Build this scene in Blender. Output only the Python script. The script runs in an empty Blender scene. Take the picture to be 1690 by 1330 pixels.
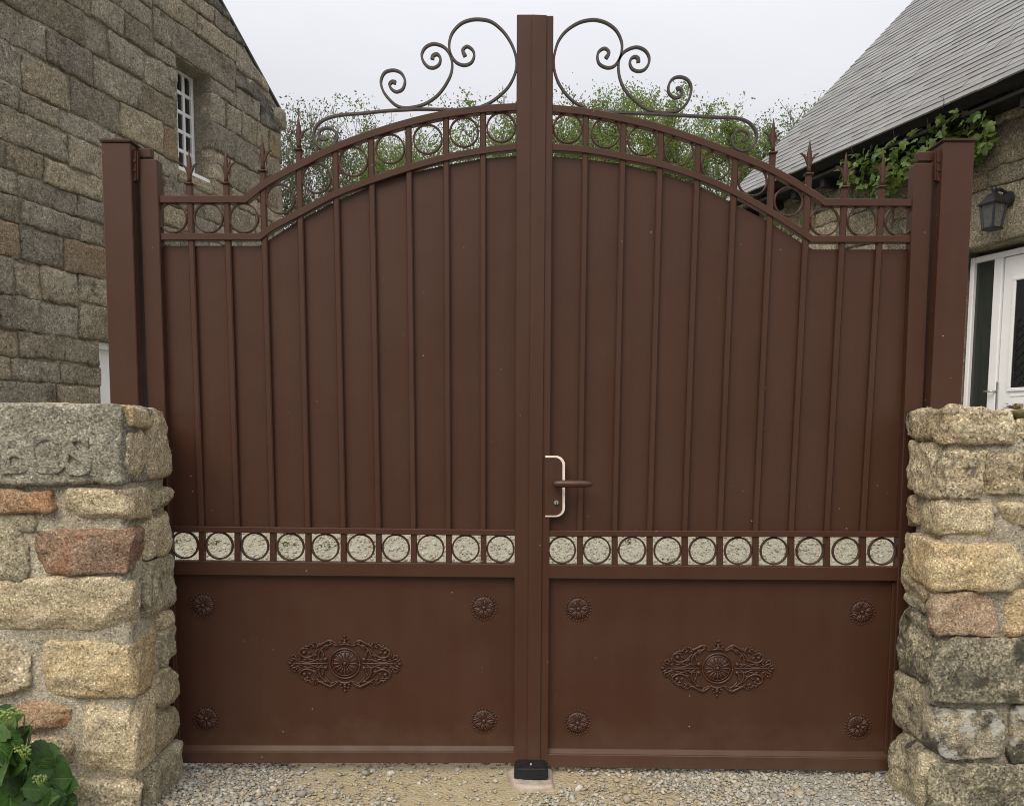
import bpy, bmesh, math, random
import numpy as np
from mathutils import Vector, Matrix

random.seed(7)
rng = np.random.default_rng(11)
R = math.radians
SC = bpy.context.scene
COL = SC.collection

# ------------------------------------------------------------------ camera
PW, PH, F, CX, CY = 1690.0, 1330.0, 1400.0, 845.0, 840.0
PITCH, ROLL = R(5.1), R(0.40)
CAM = Vector((0.0, -3.36, 1.372))
RM = Matrix.Rotation(math.pi / 2 - PITCH, 3, 'X') @ Matrix.Rotation(ROLL, 3, 'Z')
cam_d = bpy.data.cameras.new('camera')
cam = bpy.data.objects.new('camera', cam_d)
COL.objects.link(cam)
cam.matrix_world = Matrix.Translation(CAM) @ RM.to_4x4()
cam_d.sensor_fit = 'HORIZONTAL'
cam_d.sensor_width = 36.0
cam_d.lens = F * 36.0 / PW
cam_d.shift_x = 0.0
cam_d.shift_y = (CY - PH / 2) / PW
cam_d.clip_start = 0.05
cam_d.clip_end = 2000
SC.camera = cam

# ------------------------------------------------------------------ sky, sun, exposure
world = bpy.data.worlds.new('World')
SC.world = world
world.use_nodes = True
wt = world.node_tree
wt.nodes.clear()
SUN_EL, SUN_AZ = R(46), R(208)       # azimuth of the place in the sky, clockwise from +Y
w_out = wt.nodes.new('ShaderNodeOutputWorld')
w_bg = wt.nodes.new('ShaderNodeBackground')
sky = wt.nodes.new('ShaderNodeTexSky')
sky.sky_type = 'NISHITA'
sky.sun_disc = False
sky.sun_elevation = SUN_EL
sky.sun_rotation = SUN_AZ
sky.dust_density = 4.0
hs = wt.nodes.new('ShaderNodeHueSaturation')
hs.inputs['Saturation'].default_value = 0.35
wt.links.new(sky.outputs[0], hs.inputs['Color'])
tc = wt.nodes.new('ShaderNodeTexCoord')
sep = wt.nodes.new('ShaderNodeSeparateXYZ')
wt.links.new(tc.outputs['Generated'], sep.inputs[0])
mr = wt.nodes.new('ShaderNodeMapRange')   # overcast sky: brighter overhead than at the horizon
mr.inputs['From Min'].default_value = 0.0
mr.inputs['From Max'].default_value = 1.0
mr.inputs['To Min'].default_value = 3.2
mr.inputs['To Max'].default_value = 11.8
pw = wt.nodes.new('ShaderNodeMath'); pw.operation = 'POWER'; pw.inputs[1].default_value = 1.2
zc_ = wt.nodes.new('ShaderNodeMath'); zc_.operation = 'MAXIMUM'; zc_.inputs[1].default_value = 0.0
wt.links.new(sep.outputs['Z'], zc_.inputs[0]); wt.links.new(zc_.outputs[0], pw.inputs[0])
wt.links.new(pw.outputs[0], mr.inputs['Value'])
cn = wt.nodes.new('ShaderNodeTexNoise')   # soft cloud structure
cn.inputs['Scale'].default_value = 2.2
cn.inputs['Detail'].default_value = 4.0
mp = wt.nodes.new('ShaderNodeMapping')
mp.inputs['Scale'].default_value = (1, 1, 2.6)
wt.links.new(tc.outputs['Generated'], mp.inputs[0])
wt.links.new(mp.outputs[0], cn.inputs['Vector'])
cr = wt.nodes.new('ShaderNodeMapRange')
cr.inputs['From Min'].default_value = 0.3
cr.inputs['From Max'].default_value = 0.7
cr.inputs['To Min'].default_value = 0.95
cr.inputs['To Max'].default_value = 1.06
wt.links.new(cn.outputs['Fac'], cr.inputs['Value'])
mul = wt.nodes.new('ShaderNodeMath'); mul.operation = 'MULTIPLY'
wt.links.new(mr.outputs[0], mul.inputs[0]); wt.links.new(cr.outputs[0], mul.inputs[1])
tint = wt.nodes.new('ShaderNodeVectorMath'); tint.operation = 'SCALE'
tint.inputs[0].default_value = (0.965, 0.98, 1.03)
wt.links.new(mul.outputs[0], tint.inputs['Scale'])
wm = wt.nodes.new('ShaderNodeMix'); wm.data_type = 'RGBA'
wm.inputs['Factor'].default_value = 0.96
wt.links.new(hs.outputs[0], wm.inputs['A']); wt.links.new(tint.outputs[0], wm.inputs['B'])
wt.links.new(wm.outputs['Result'], w_bg.inputs['Color'])
w_bg.inputs['Strength'].default_value = 0.105
wt.links.new(w_bg.outputs[0], w_out.inputs[0])

sun_d = bpy.data.lights.new('sun', 'SUN')
sun_d.energy = 1.5
sun_d.angle = R(40)
sun_d.color = (1.0, 0.90, 0.74)
sun = bpy.data.objects.new('sun', sun_d)
COL.objects.link(sun)
sd = Vector((math.sin(SUN_AZ) * math.cos(SUN_EL), math.cos(SUN_AZ) * math.cos(SUN_EL), math.sin(SUN_EL)))
sun.rotation_euler = sd.to_track_quat('Z', 'Y').to_euler()
SC.view_settings.view_transform = 'Standard'
SC.view_settings.look = 'None'
SC.view_settings.exposure = 0.5
SC.view_settings.gamma = 1.0
SC.view_settings.use_curve_mapping = False
SC.cycles.filter_width = 1.0
SC.cycles.max_bounces = 6
SC.cycles.transparent_max_bounces = 8

# ------------------------------------------------------------------ measuring helpers
def ray(px, py):
    return RM @ Vector(((px - CX) / F, -(py - CY) / F, -1.0))

def at_y(px, py, y=0.0):
    d = ray(px, py)
    return CAM + d * ((y - CAM.y) / d.y)

def at_x(px, py, x):
    d = ray(px, py)
    return CAM + d * ((x - CAM.x) / d.x)

def at_z(px, py, z=0.0):
    d = ray(px, py)
    return CAM + d * ((z - CAM.z) / d.z)

def at_plane(px, py, o, n):
    d = ray(px, py)
    return CAM + d * ((o - CAM).dot(n) / d.dot(n))

# ------------------------------------------------------------------ value noise (vectorised)
def _hash(ix, iy, iz, seed):
    h = (ix * 374761393 + iy * 668265263 + iz * 1274126177 + seed * 974634777) & 0xFFFFFFFF
    h = ((h ^ (h >> 13)) * 1103515245) & 0xFFFFFFFF
    h = ((h ^ (h >> 15)) * 2246822519) & 0xFFFFFFFF
    return ((h ^ (h >> 16)) & 0xFFFFFF) / float(0xFFFFFF)

def vnoise(p, scale, seed=0):
    q = np.asarray(p, dtype=np.float64) * scale
    i = np.floor(q).astype(np.int64)
    f = q - i
    f = f * f * (3 - 2 * f)
    r = 0
    for dx in (0, 1):
        wx = f[:, 0] if dx else 1 - f[:, 0]
        for dy in (0, 1):
            wy = f[:, 1] if dy else 1 - f[:, 1]
            for dz in (0, 1):
                wz = f[:, 2] if dz else 1 - f[:, 2]
                r = r + wx * wy * wz * _hash(i[:, 0] + dx, i[:, 1] + dy, i[:, 2] + dz, seed)
    return r * 2 - 1

# ------------------------------------------------------------------ object helpers
def mesh_from(name, verts, faces, smooth=False):
    me = bpy.data.meshes.new(name)
    me.from_pydata([tuple(v) for v in verts], [], faces)
    me.update()
    if smooth:
        me.polygons.foreach_set('use_smooth', [True] * len(me.polygons))
    return me

def mesh_quads(name, V, Q, smooth=False):
    """big meshes: V (n,3) array, Q (m,k) array of equal-length faces"""
    V = np.asarray(V, dtype=np.float32); Q = np.asarray(Q, dtype=np.int32)
    me = bpy.data.meshes.new(name)
    k = Q.shape[1]
    me.vertices.add(len(V)); me.vertices.foreach_set('co', V.ravel())
    me.loops.add(Q.size); me.loops.foreach_set('vertex_index', Q.ravel())
    me.polygons.add(len(Q))
    me.polygons.foreach_set('loop_start', np.arange(0, Q.size, k, dtype=np.int32))
    me.update(calc_edges=True)
    me.validate()
    if smooth:
        me.polygons.foreach_set('use_smooth', np.ones(len(me.polygons), dtype=bool))
    return me

def wloc(o):
    v = Vector((0, 0, 0))
    while o is not None:
        v = v + Vector(o.location); o = o.parent
    return v

def link(name, me, mat, parent=None, loc=None):
    """me holds world coordinates when loc is None; it is shifted into the parent's frame"""
    o = bpy.data.objects.new(name, me)
    COL.objects.link(o)
    base = wloc(parent) if parent is not None else Vector((0, 0, 0))
    if loc is None:
        if parent is not None:
            me.transform(Matrix.Translation(-base))
    else:
        o.location = Vector(loc) - base
    if parent is not None:
        o.parent = parent
    if mat is not None and not me.materials:
        me.materials.append(mat)
    return o

def bm_obj(name, bm, mat, parent=None, smooth=False):
    me = bpy.data.meshes.new(name)
    bmesh.ops.recalc_face_normals(bm, faces=bm.faces)
    bm.to_mesh(me); bm.free()
    if smooth:
        me.polygons.foreach_set('use_smooth', [True] * len(me.polygons))
    return link(name, me, mat, parent)

def thing(name, label, cat, loc=(0, 0, 0), group=None):
    o = bpy.data.objects.new(name, None)
    COL.objects.link(o)
    o.location = loc
    o['label'] = label; o['category'] = cat
    if group: o['group'] = group
    return o

# ------------------------------------------------------------------ material helpers
class NT:
    def __init__(self, name):
        self.m = bpy.data.materials.new(name)
        self.m.use_nodes = True
        self.t = self.m.node_tree
        self.b = self.t.nodes['Principled BSDF']
        self._pos = None
    def n(self, typ, **kw):
        nd = self.t.nodes.new('ShaderNode' + typ)
        for k, v in kw.items(): setattr(nd, k, v)
        return nd
    def l(self, a, b): self.t.links.new(a, b)
    def pos(self):
        if self._pos is None:
            self._pos = self.n('NewGeometry')
        return self._pos.outputs['Position']
    def noise(self, scale, detail=4, rough=0.55, vec=None):
        nd = self.n('TexNoise')
        nd.inputs['Scale'].default_value = scale
        nd.inputs['Detail'].default_value = detail
        nd.inputs['Roughness'].default_value = rough
        self.l(vec or self.pos(), nd.inputs['Vector'])
        return nd.outputs['Fac']
    def vor(self, scale, out='Color', vec=None, feature='F1'):
        nd = self.n('TexVoronoi', feature=feature)
        nd.inputs['Scale'].default_value = scale
        self.l(vec or self.pos(), nd.inputs['Vector'])
        return nd.outputs[out]
    def rng(self, v, a, b, c=0.0, d=1.0, smooth=False):
        nd = self.n('MapRange')
        if smooth: nd.interpolation_type = 'SMOOTHSTEP'
        for k, x in zip(('From Min', 'From Max', 'To Min', 'To Max'), (a, b, c, d)):
            nd.inputs[k].default_value = x
        self.l(v, nd.inputs['Value'])
        return nd.outputs[0]
    def mix(self, f, a, b, mode='MIX'):
        nd = self.n('Mix', data_type='RGBA', blend_type=mode)
        for s, v in (('Factor', f), ('A', a), ('B', b)):
            if isinstance(v, (int, float)): nd.inputs[s].default_value = v
            elif isinstance(v, tuple): nd.inputs[s].default_value = (*v, 1) if len(v) == 3 else v
            else: self.l(v, nd.inputs[s])
        return nd.outputs['Result']
    def math(self, op, a, b=None):
        nd = self.n('Math', operation=op)
        for i, v in enumerate((a, b)):
            if v is None: continue
            if isinstance(v, (int, float)): nd.inputs[i].default_value = v
            else: self.l(v, nd.inputs[i])
        return nd.outputs[0]
    def bump(self, h, strength=0.4, dist=0.01, normal=None):
        nd = self.n('Bump')
        nd.inputs['Strength'].default_value = strength
        nd.inputs['Distance'].default_value = dist
        self.l(h, nd.inputs['Height'])
        if normal is not None: self.l(normal, nd.inputs['Normal'])
        self.l(nd.outputs[0], self.b.inputs['Normal'])
        return nd.outputs[0]
    def color(self, c): 
        if isinstance(c, tuple): self.b.inputs['Base Color'].default_value = (*c, 1)
        else: self.l(c, self.b.inputs['Base Color'])
    def rough(self, r):
        if isinstance(r, (int, float)): self.b.inputs['Roughness'].default_value = r
        else: self.l(r, self.b.inputs['Roughness'])
    def spec(self, s): self.b.inputs['Specular IOR Level'].default_value = s

def lin(r, g, b):
    f = lambda c: (c / 255 / 12.92) if c <= 10.3 else ((c / 255 + 0.055) / 1.055) ** 2.4
    return (f(r), f(g), f(b))

def stone_mat(name, a, b, c, speck=0.55, grain=110.0, dark=0.0, pale=0.0, darkcol=(0.045, 0.045, 0.038),
              palecol=(0.42, 0.41, 0.36), fscale=1.0, var=0.16, bumpd=0.012, bumps=0.6, mott=0.26, mscale=70.0, pep=0.55):
    k = NT(name)
    oi = k.n('ObjectInfo')
    off = k.n('VectorMath', operation='ADD')
    sc = k.n('VectorMath', operation='SCALE'); sc.inputs[0].default_value = (13.1, 7.7, 5.3)
    k.l(oi.outputs['Random'], sc.inputs['Scale'])
    k.l(k.pos(), off.inputs[0]); k.l(sc.outputs[0], off.inputs[1])
    v = off.outputs[0]
    n1 = k.noise(9 * fscale, 5, 0.6, v)
    n2 = k.noise(3.2 * fscale, 4, 0.6, v)
    col = k.mix(k.rng(n1, 0.36, 0.64), a, b)
    col = k.mix(k.rng(n2, 0.46, 0.68), col, c)
    # grain of the granite: pale feldspar and dark mica
    speck *= 0.62; grain *= 2.0
    g = k.vor(grain, 'Color', v)
    sepn = k.n('SeparateColor'); k.l(g, sepn.inputs[0])
    g2 = k.noise(grain * 0.55, 3, 0.7, v)
    gv = k.math('ADD', k.math('MULTIPLY', sepn.outputs[0], 0.5), k.math('MULTIPLY', g2, 0.5))
    mo = k.rng(k.noise(mscale, 5, 0.75, v), 0.33, 0.67, 1 - mott, 1 + mott)
    gm = k.math('MULTIPLY', k.rng(gv, 0.25, 0.75, 1 - speck, 1 + speck), mo)
    gs = k.n('SeparateColor'); k.l(k.vor(grain * 0.92, 'Color', v), gs.inputs[0])
    gm = k.math('MULTIPLY', gm, k.rng(gs.outputs[1], 0.80, 0.92, 1.0, 1.0 + pep))
    gm = k.math('MULTIPLY', gm, k.rng(gs.outputs[2], 0.07, 0.15, 1.0 - pep * 0.95, 1.0))
    hsv = k.n('HueSaturation')
    k.l(col, hsv.inputs['Color']); k.l(gm, hsv.inputs['Value'])
    col = hsv.outputs[0]
    if dark > 0:
        n3 = k.noise(6.5 * fscale, 9, 0.72, v)
        col = k.mix(k.rng(n3, 0.62 - 0.25 * dark, 0.70 - 0.20 * dark, 0, 0.9), col, darkcol)
    if pale > 0:
        n4 = k.noise(16 * fscale, 4, 0.6, k.mix(1.0, v, (3.3, 1.1, 9.2), 'ADD'))
        col = k.mix(k.rng(n4, 0.72 - 0.2 * pale, 0.76 - 0.2 * pale, 0, 0.85), col, palecol)
    h2 = k.n('HueSaturation')
    k.l(k.rng(oi.outputs['Random'], 0, 1, 1 - var, 1 + var), h2.inputs['Value'])
    k.l(col, h2.inputs['Color'])
    k.color(h2.outputs[0])
    k.rough(0.93); k.spec(0.2)
    hb = k.math('ADD', k.noise(34 * fscale, 8, 0.72, v), k.math('MULTIPLY', k.noise(110 * fscale, 4, 0.7, v), 0.45))
    k.bump(hb, 1.0, bumpd * 1.35)
    return k.m

def plain(name, c, rough=0.5, spec=0.5, metal=0.0, vary=0.0, vs=6.0, bump=0.0, bs=60.0):
    k = NT(name)
    if vary > 0:
        n = k.noise(vs, 5, 0.6)
        a = tuple(x * (1 - vary) for x in c); b = tuple(min(1, x * (1 + vary)) for x in c)
        k.color(k.mix(k.rng(n, 0.35, 0.65), a, b))
    else: k.color(c)
    k.rough(rough); k.spec(spec)
    k.b.inputs['Metallic'].default_value = metal
    if bump > 0: k.bump(k.noise(bs, 4), bump, 0.004)
    return k.m

# --- gate paint: satin brown with dust, faint streaks and tiny chips
def paint_mat():
    k = NT('brown_gate_paint')
    base = (0.059, 0.0232, 0.0120); dusty = (0.077, 0.036, 0.0225)
    st = k.n('Mapping'); st.inputs['Scale'].default_value = (14, 14, 1.1)
    k.l(k.pos(), st.inputs[0])
    n = k.math('ADD', k.math('MULTIPLY', k.noise(2.3, 6, 0.65), 0.6), k.math('MULTIPLY', k.noise(1.0, 5, 0.6, st.outputs[0]), 0.4))
    col = k.mix(k.rng(n, 0.38, 0.66, 0.0, 0.60), base, dusty)
    pz = k.n('SeparateXYZ'); k.l(k.pos(), pz.inputs[0])
    low = k.rng(k.math('ADD', pz.outputs[2], k.math('MULTIPLY', k.noise(9, 6, 0.7), -0.30)), -0.14, 0.06, 0.30, 0.0)
    col = k.mix(low, col, (0.155, 0.105, 0.070))       # dried mud splashed up along the bottom edge
    v = k.n('TexVoronoi'); v.inputs['Scale'].default_value = 26
    k.l(k.pos(), v.inputs['Vector'])
    sp = k.n('SeparateColor'); k.l(v.outputs['Color'], sp.inputs[0])
    gate = k.rng(sp.outputs[0], 0.76, 0.765)
    dot = k.rng(v.outputs['Distance'], 0.05, 0.085, 1, 0)
    clus = k.rng(k.noise(2.6, 2), 0.50, 0.60)
    fac = k.math('MULTIPLY', k.math('MULTIPLY', gate, dot), clus)
    col = k.mix(k.math('MULTIPLY', fac, 0.75), col, (0.50, 0.42, 0.36))
    k.color(col)
    k.rough(k.rng(k.noise(5, 4), 0.3, 0.7, 0.36, 0.52)); k.spec(0.28)
    k.bump(k.math('ADD', k.noise(3.5, 2), k.math('MULTIPLY', k.noise(420, 2), 0.015)), 0.12, 0.02)
    return k.m
PAINT = paint_mat()
IRON = plain('dark_wrought_iron', (0.048, 0.034, 0.030), 0.45, 0.5, vary=0.25, vs=25)
CAST = plain('brown_cast_ornament', (0.066, 0.026, 0.0145), 0.36, 0.5, vary=0.22, vs=40)
CREAM = plain('bare_plate_edge', (0.85, 0.72, 0.62), 0.5, 0.4, vary=0.1, vs=60)
STEEL = plain('brushed_steel', (0.55, 0.55, 0.54), 0.32, 0.5, metal=1.0)
RUBBER = plain('black_rubber', (0.012, 0.014, 0.015), 0.5, 0.4, vary=0.2, vs=30)
CONC = plain('concrete_block', (0.40, 0.33, 0.27), 0.9, 0.2, vary=0.25, vs=14, bump=0.5, bs=70)
WHITE = plain('white_joinery', (0.80, 0.80, 0.80), 0.4, 0.45, vary=0.03, vs=4)
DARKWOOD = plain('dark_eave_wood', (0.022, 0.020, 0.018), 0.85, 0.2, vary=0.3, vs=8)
BLACKMETAL = plain('black_lantern_metal', (0.012, 0.012, 0.013), 0.45, 0.5)
def glass_mat(name, c, rough=0.04):
    k = NT(name)
    k.color(c); k.rough(rough); k.spec(0.6)
    k.bump(k.noise(1.6, 2), 0.04, 0.05)
    return k.m
PANE = glass_mat('dark_window_glass', (0.018, 0.020, 0.021))
SIDELIGHT = glass_mat('green_grey_window_glass', (0.028, 0.034, 0.030))
def clear_glass():
    k = NT('lantern_glass')
    tr = k.n('BsdfTransparent'); tr.inputs[0].default_value = (0.42, 0.44, 0.45, 1)
    gl = k.n('BsdfGlossy'); gl.inputs['Roughness'].default_value = 0.05
    df = k.n('BsdfDiffuse'); df.inputs[0].default_value = (0.16, 0.17, 0.175, 1)
    m1 = k.n('MixShader'); m1.inputs[0].default_value = 0.35
    m2 = k.n('MixShader'); m2.inputs[0].default_value = 0.35
    k.l(tr.outputs[0], m1.inputs[1]); k.l(gl.outputs[0], m1.inputs[2])
    k.l(m1.outputs[0], m2.inputs[1]); k.l(df.outputs[0], m2.inputs[2])
    k.l(m2.outputs[0], k.t.nodes['Material Output'].inputs[0])
    return k.m
LGLASS = clear_glass()

# --- stones
S_GREY = stone_mat('grey_granite', (0.36, 0.33, 0.250), (0.48, 0.44, 0.345), (0.29, 0.265, 0.20), 0.62, 85, dark=0.10, pep=0.45)
S_BEIGE = stone_mat('beige_granite', (0.56, 0.455, 0.285), (0.65, 0.545, 0.365), (0.45, 0.37, 0.235), 0.5, 115)
S_YELLOW = stone_mat('yellow_granite', (0.55, 0.42, 0.235), (0.62, 0.51, 0.325), (0.48, 0.345, 0.185), 0.48, 115)
S_ORANGE = stone_mat('orange_granite', (0.45, 0.25, 0.125), (0.48, 0.32, 0.185), (0.40, 0.29, 0.19), 0.45, 120)
S_RED = stone_mat('red_brown_granite', (0.30, 0.160, 0.095), (0.36, 0.255, 0.175), (0.21, 0.145, 0.10), 0.55, 110, dark=0.25)
S_PINK = stone_mat('pink_granite', (0.48, 0.315, 0.20), (0.56, 0.43, 0.30), (0.46, 0.36, 0.235), 0.45, 115)
S_ROUGH = stone_mat('rough_ochre_granite', (0.52, 0.425, 0.275), (0.62, 0.525, 0.365), (0.38, 0.30, 0.18), 0.6, 80, dark=0.22)
S_OLIVE = stone_mat('greenish_granite', (0.44, 0.38, 0.255), (0.55, 0.48, 0.335), (0.32, 0.28, 0.19), 0.55, 105, dark=0.25)
S_DARK = stone_mat('lichen_blackened_granite', (0.32, 0.28, 0.19), (0.46, 0.405, 0.285), (0.21, 0.19, 0.135), 0.8, 70, dark=0.55, darkcol=(0.075, 0.07, 0.052))
S_SPOT = stone_mat('granite_with_white_lichen', (0.40, 0.34, 0.24), (0.45, 0.39, 0.28), (0.25, 0.23, 0.17), 0.5, 100, dark=0.75, pale=0.85,
                   palecol=(0.50, 0.49, 0.44), fscale=0.75)
MORTAR = stone_mat('lime_mortar', (0.47, 0.415, 0.305), (0.53, 0.47, 0.355), (0.36, 0.325, 0.245), 0.28, 130, dark=0.05, bumps=0.9)
FAC_COLS = [
    ((0.314, 0.265, 0.191), (0.378, 0.323, 0.240), (0.258, 0.220, 0.161)),
    ((0.295, 0.256, 0.192), (0.358, 0.314, 0.244), (0.246, 0.217, 0.168)),
    ((0.330, 0.272, 0.190), (0.390, 0.328, 0.234), (0.270, 0.227, 0.163)),
    ((0.278, 0.243, 0.188), (0.334, 0.295, 0.234), (0.226, 0.200, 0.157)),
]
FAC = [stone_mat('house_granite', *c, 0.42, 60, dark=0.16, pale=0.42, fscale=0.55, var=0.22, bumpd=0.03, darkcol=(0.09, 0.08, 0.056), mott=0.34, mscale=26.0, palecol=(0.36, 0.34, 0.27)) for c in FAC_COLS]
FAC_OCHRE = stone_mat('house_ochre_granite', (0.265, 0.205, 0.105), (0.24, 0.20, 0.13), (0.22, 0.185, 0.125), 0.4, 60, dark=0.2, fscale=0.55)
FAC_RUST = stone_mat('house_rust_granite', (0.235, 0.160, 0.100), (0.215, 0.165, 0.11), (0.195, 0.155, 0.11), 0.4, 60, dark=0.25, fscale=0.55)
FAC_DARK = stone_mat('house_lichened_granite', (0.150, 0.135, 0.110), (0.20, 0.18, 0.145), (0.10, 0.095, 0.080), 0.5, 60, dark=0.6, pale=0.4, fscale=0.7)
FAC_MORTAR = stone_mat('house_mortar', (0.27, 0.238, 0.172), (0.34, 0.305, 0.228), (0.19, 0.17, 0.13), 0.3, 90, dark=0.2)
FACR = [stone_mat('cottage_granite', *c, 0.42, 60, dark=0.25, pale=0.22, fscale=0.6, var=0.18, bumpd=0.03, palecol=(0.45, 0.42, 0.33), mott=0.3, mscale=30.0) for c in (
    ((0.25, 0.215, 0.155), (0.30, 0.26, 0.19), (0.19, 0.17, 0.13)),
    ((0.27, 0.215, 0.145), (0.31, 0.25, 0.17), (0.20, 0.165, 0.12)))]

def slate_mat():
    k = NT('grey_slate')
    oi = k.n('ObjectInfo'); ge = k.n('NewGeometry')
    v = k.math('FRACT', k.math('ADD', k.math('MULTIPLY', oi.outputs['Random'], 7.31), ge.outputs['Random Per Island']))
    col = k.mix(v, (0.145, 0.145, 0.142), (0.225, 0.222, 0.213))
    col = k.mix(k.rng(k.noise(5, 6, 0.7), 0.45, 0.7, 0, 0.6), col, (0.25, 0.245, 0.225))
    col = k.mix(k.rng(k.noise(1.3, 5, 0.7), 0.48, 0.66, 0, 0.6), col, (0.16, 0.138, 0.128))
    col = k.mix(k.rng(k.noise(22, 4, 0.7), 0.64, 0.70, 0, 0.5), col, (0.33, 0.325, 0.28))
    k.color(col); k.rough(0.52); k.spec(0.5)
    k.bump(k.noise(30, 5, 0.6), 0.25, 0.008)
    return k.m
SLATE = slate_mat()

DSLATE = plain('old_dark_slate', (0.07, 0.068, 0.062), 0.7, 0.3, vary=0.4, vs=9)

def leaf_mat(name, a, b, c=None, trans=0.35, rough=0.45, island=False):
    k = NT(name)
    if island:
        r = k.n('NewGeometry').outputs['Random Per Island']
    else:
        r = k.n('ObjectInfo').outputs['Random']
    col = k.mix(r, a, b)
    if c: col = k.mix(k.rng(k.noise(2.2 if island else 25, 3), 0.45, 0.62), col, c)
    k.color(col); k.rough(rough); k.spec(0.4)
    tl = k.n('BsdfTranslucent'); k.l(col, tl.inputs[0])
    ms = k.n('MixShader'); ms.inputs[0].default_value = trans
    k.l(k.b.outputs[0], ms.inputs[1]); k.l(tl.outputs[0], ms.inputs[2])
    k.l(ms.outputs[0], k.t.nodes['Material Output'].inputs[0])
    return k.m
LEAF_VINE = leaf_mat('vine_leaf', (0.065, 0.115, 0.022), (0.190, 0.250, 0.050), (0.10, 0.16, 0.035))
def veined_leaf(name, a, b):
    k = NT(name)
    co = k.n('TexCoord').outputs['Object']
    sp = k.n('SeparateXYZ'); k.l(co, sp.inputs[0])
    ax_ = k.math('ABSOLUTE', sp.outputs[0])
    col = k.mix(k.n('ObjectInfo').outputs['Random'], a, b)
    col = k.mix(k.rng(k.noise(40, 3), 0.4, 0.65, 0, 0.5), col, tuple(x * 0.6 for x in a))
    w = k.math('SINE', k.math('MULTIPLY', k.math('SUBTRACT', sp.outputs[1], k.math('MULTIPLY', ax_, 0.9)), 42.0))
    side = k.rng(w, 0.75, 1.0)
    mid = k.rng(ax_, 0.008, 0.03, 1, 0)
    vein = k.math('MAXIMUM', mid, k.math('MULTIPLY', side, 0.55))
    col = k.mix(k.math('MULTIPLY', vein, 0.55), col, (0.16, 0.26, 0.075))
    k.color(col); k.rough(0.5); k.spec(0.35)
    k.bump(k.math('ADD', k.math('MULTIPLY', vein, -0.6), k.math('MULTIPLY', k.noise(120, 3), 0.4)), 0.7, 0.006)
    tl = k.n('BsdfTranslucent'); k.l(col, tl.inputs[0])
    ms = k.n('MixShader'); ms.inputs[0].default_value = 0.22
    k.l(k.b.outputs[0], ms.inputs[1]); k.l(tl.outputs[0], ms.inputs[2])
    k.l(ms.outputs[0], k.t.nodes['Material Output'].inputs[0])
    return k.m
LEAF_HYD = veined_leaf('hydrangea_leaf', (0.020, 0.058, 0.012), (0.080, 0.175, 0.028))
BUD = leaf_mat('hydrangea_bud', (0.20, 0.30, 0.06), (0.30, 0.38, 0.11), trans=0.2, island=True)
LEAF_T = [leaf_mat('spring_leaf_green', (0.105, 0.165, 0.042), (0.225, 0.285, 0.085), (0.15, 0.205, 0.06), trans=0.5, island=True),
          leaf_mat('spring_leaf_grey', (0.095, 0.120, 0.055), (0.185, 0.205, 0.100), (0.125, 0.145, 0.07), trans=0.45, island=True),
          leaf_mat('spring_leaf_yellow', (0.15, 0.215, 0.05), (0.30, 0.36, 0.11), (0.19, 0.25, 0.07), trans=0.5, island=True)]
BARK = plain('grey_bark', (0.105, 0.092, 0.078), 0.9, 0.2, vary=0.3, vs=8)
STEM = plain('brown_stem', (0.085, 0.060, 0.038), 0.85, 0.2, vary=0.25, vs=30)
GSTEM = plain('green_stem', (0.10, 0.16, 0.05), 0.6, 0.3, vary=0.2, vs=30)
DRY = leaf_mat('dry_leaf', (0.36, 0.27, 0.13), (0.24, 0.20, 0.09), trans=0.15, island=True)
MOSS = plain('dry_moss', (0.20, 0.17, 0.075), 0.95, 0.1, vary=0.4, vs=60, bump=0.8, bs=200)

# ================================================================== GROUND
def ground_z(x, y):
    """forecourt level, then the yard climbs behind the gate"""
    t = np.clip((np.asarray(y, dtype=float) - 0.15) / 3.4, 0, 1.15)
    return np.where(t < 1.0, 0.62 * t, 0.62 + 0.03 * np.clip((t - 1) / 0.15, 0, 1))

def ground_mat():
    k = NT('sand_and_gravel')
    s = k.n('SeparateXYZ'); k.l(k.pos(), s.inputs[0])
    x, y = s.outputs[0], s.outputs[1]
    wob = k.math('MULTIPLY', k.math('SUBTRACT', k.noise(2.6, 5, 0.65), 0.5), 1.1)
    ax = k.math('ABSOLUTE', k.math('ADD', k.math('ADD', x, -0.02), wob))
    grey = k.rng(ax, 0.72, 1.1)
    sand = k.mix(k.rng(k.noise(14, 6, 0.7), 0.35, 0.65), (0.39, 0.315, 0.190), (0.48, 0.405, 0.265))
    gr = k.mix(k.rng(k.noise(90, 4, 0.75), 0.38, 0.62), (0.26, 0.25, 0.22), (0.54, 0.52, 0.46))
    col = k.mix(grey, sand, gr)
    cell = k.vor(75, 'Color'); sc = k.n('SeparateColor'); k.l(cell, sc.inputs[0])
    yard = k.mix(k.rng(k.noise(38, 4, 0.7), 0.35, 0.65), (0.25, 0.235, 0.175), (0.46, 0.435, 0.345))
    yard = k.mix(k.rng(k.noise(21, 5, 0.75), 0.60, 0.66, 0, 0.7), yard, (0.20, 0.20, 0.13))
    yard = k.mix(k.rng(k.noise(3.5, 6, 0.7), 0.55, 0.7, 0, 0.35), yard, (0.30, 0.32, 0.16))
    col = k.mix(k.rng(y, 0.5, 1.3), col, yard)
    grass = k.mix(k.noise(0.6, 6, 0.7), (0.05, 0.08, 0.02), (0.10, 0.13, 0.04))
    col = k.mix(k.rng(y, 13.0, 15.0), col, grass)
    k.color(col); k.rough(0.95); k.spec(0.15)
    h = k.math('ADD', k.math('MULTIPLY', k.noise(120, 5, 0.7), 0.5), k.math('MULTIPLY', k.vor(75, 'Distance'), -0.7))
    k.bump(h, 0.8, 0.012)
    return k.m

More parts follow.
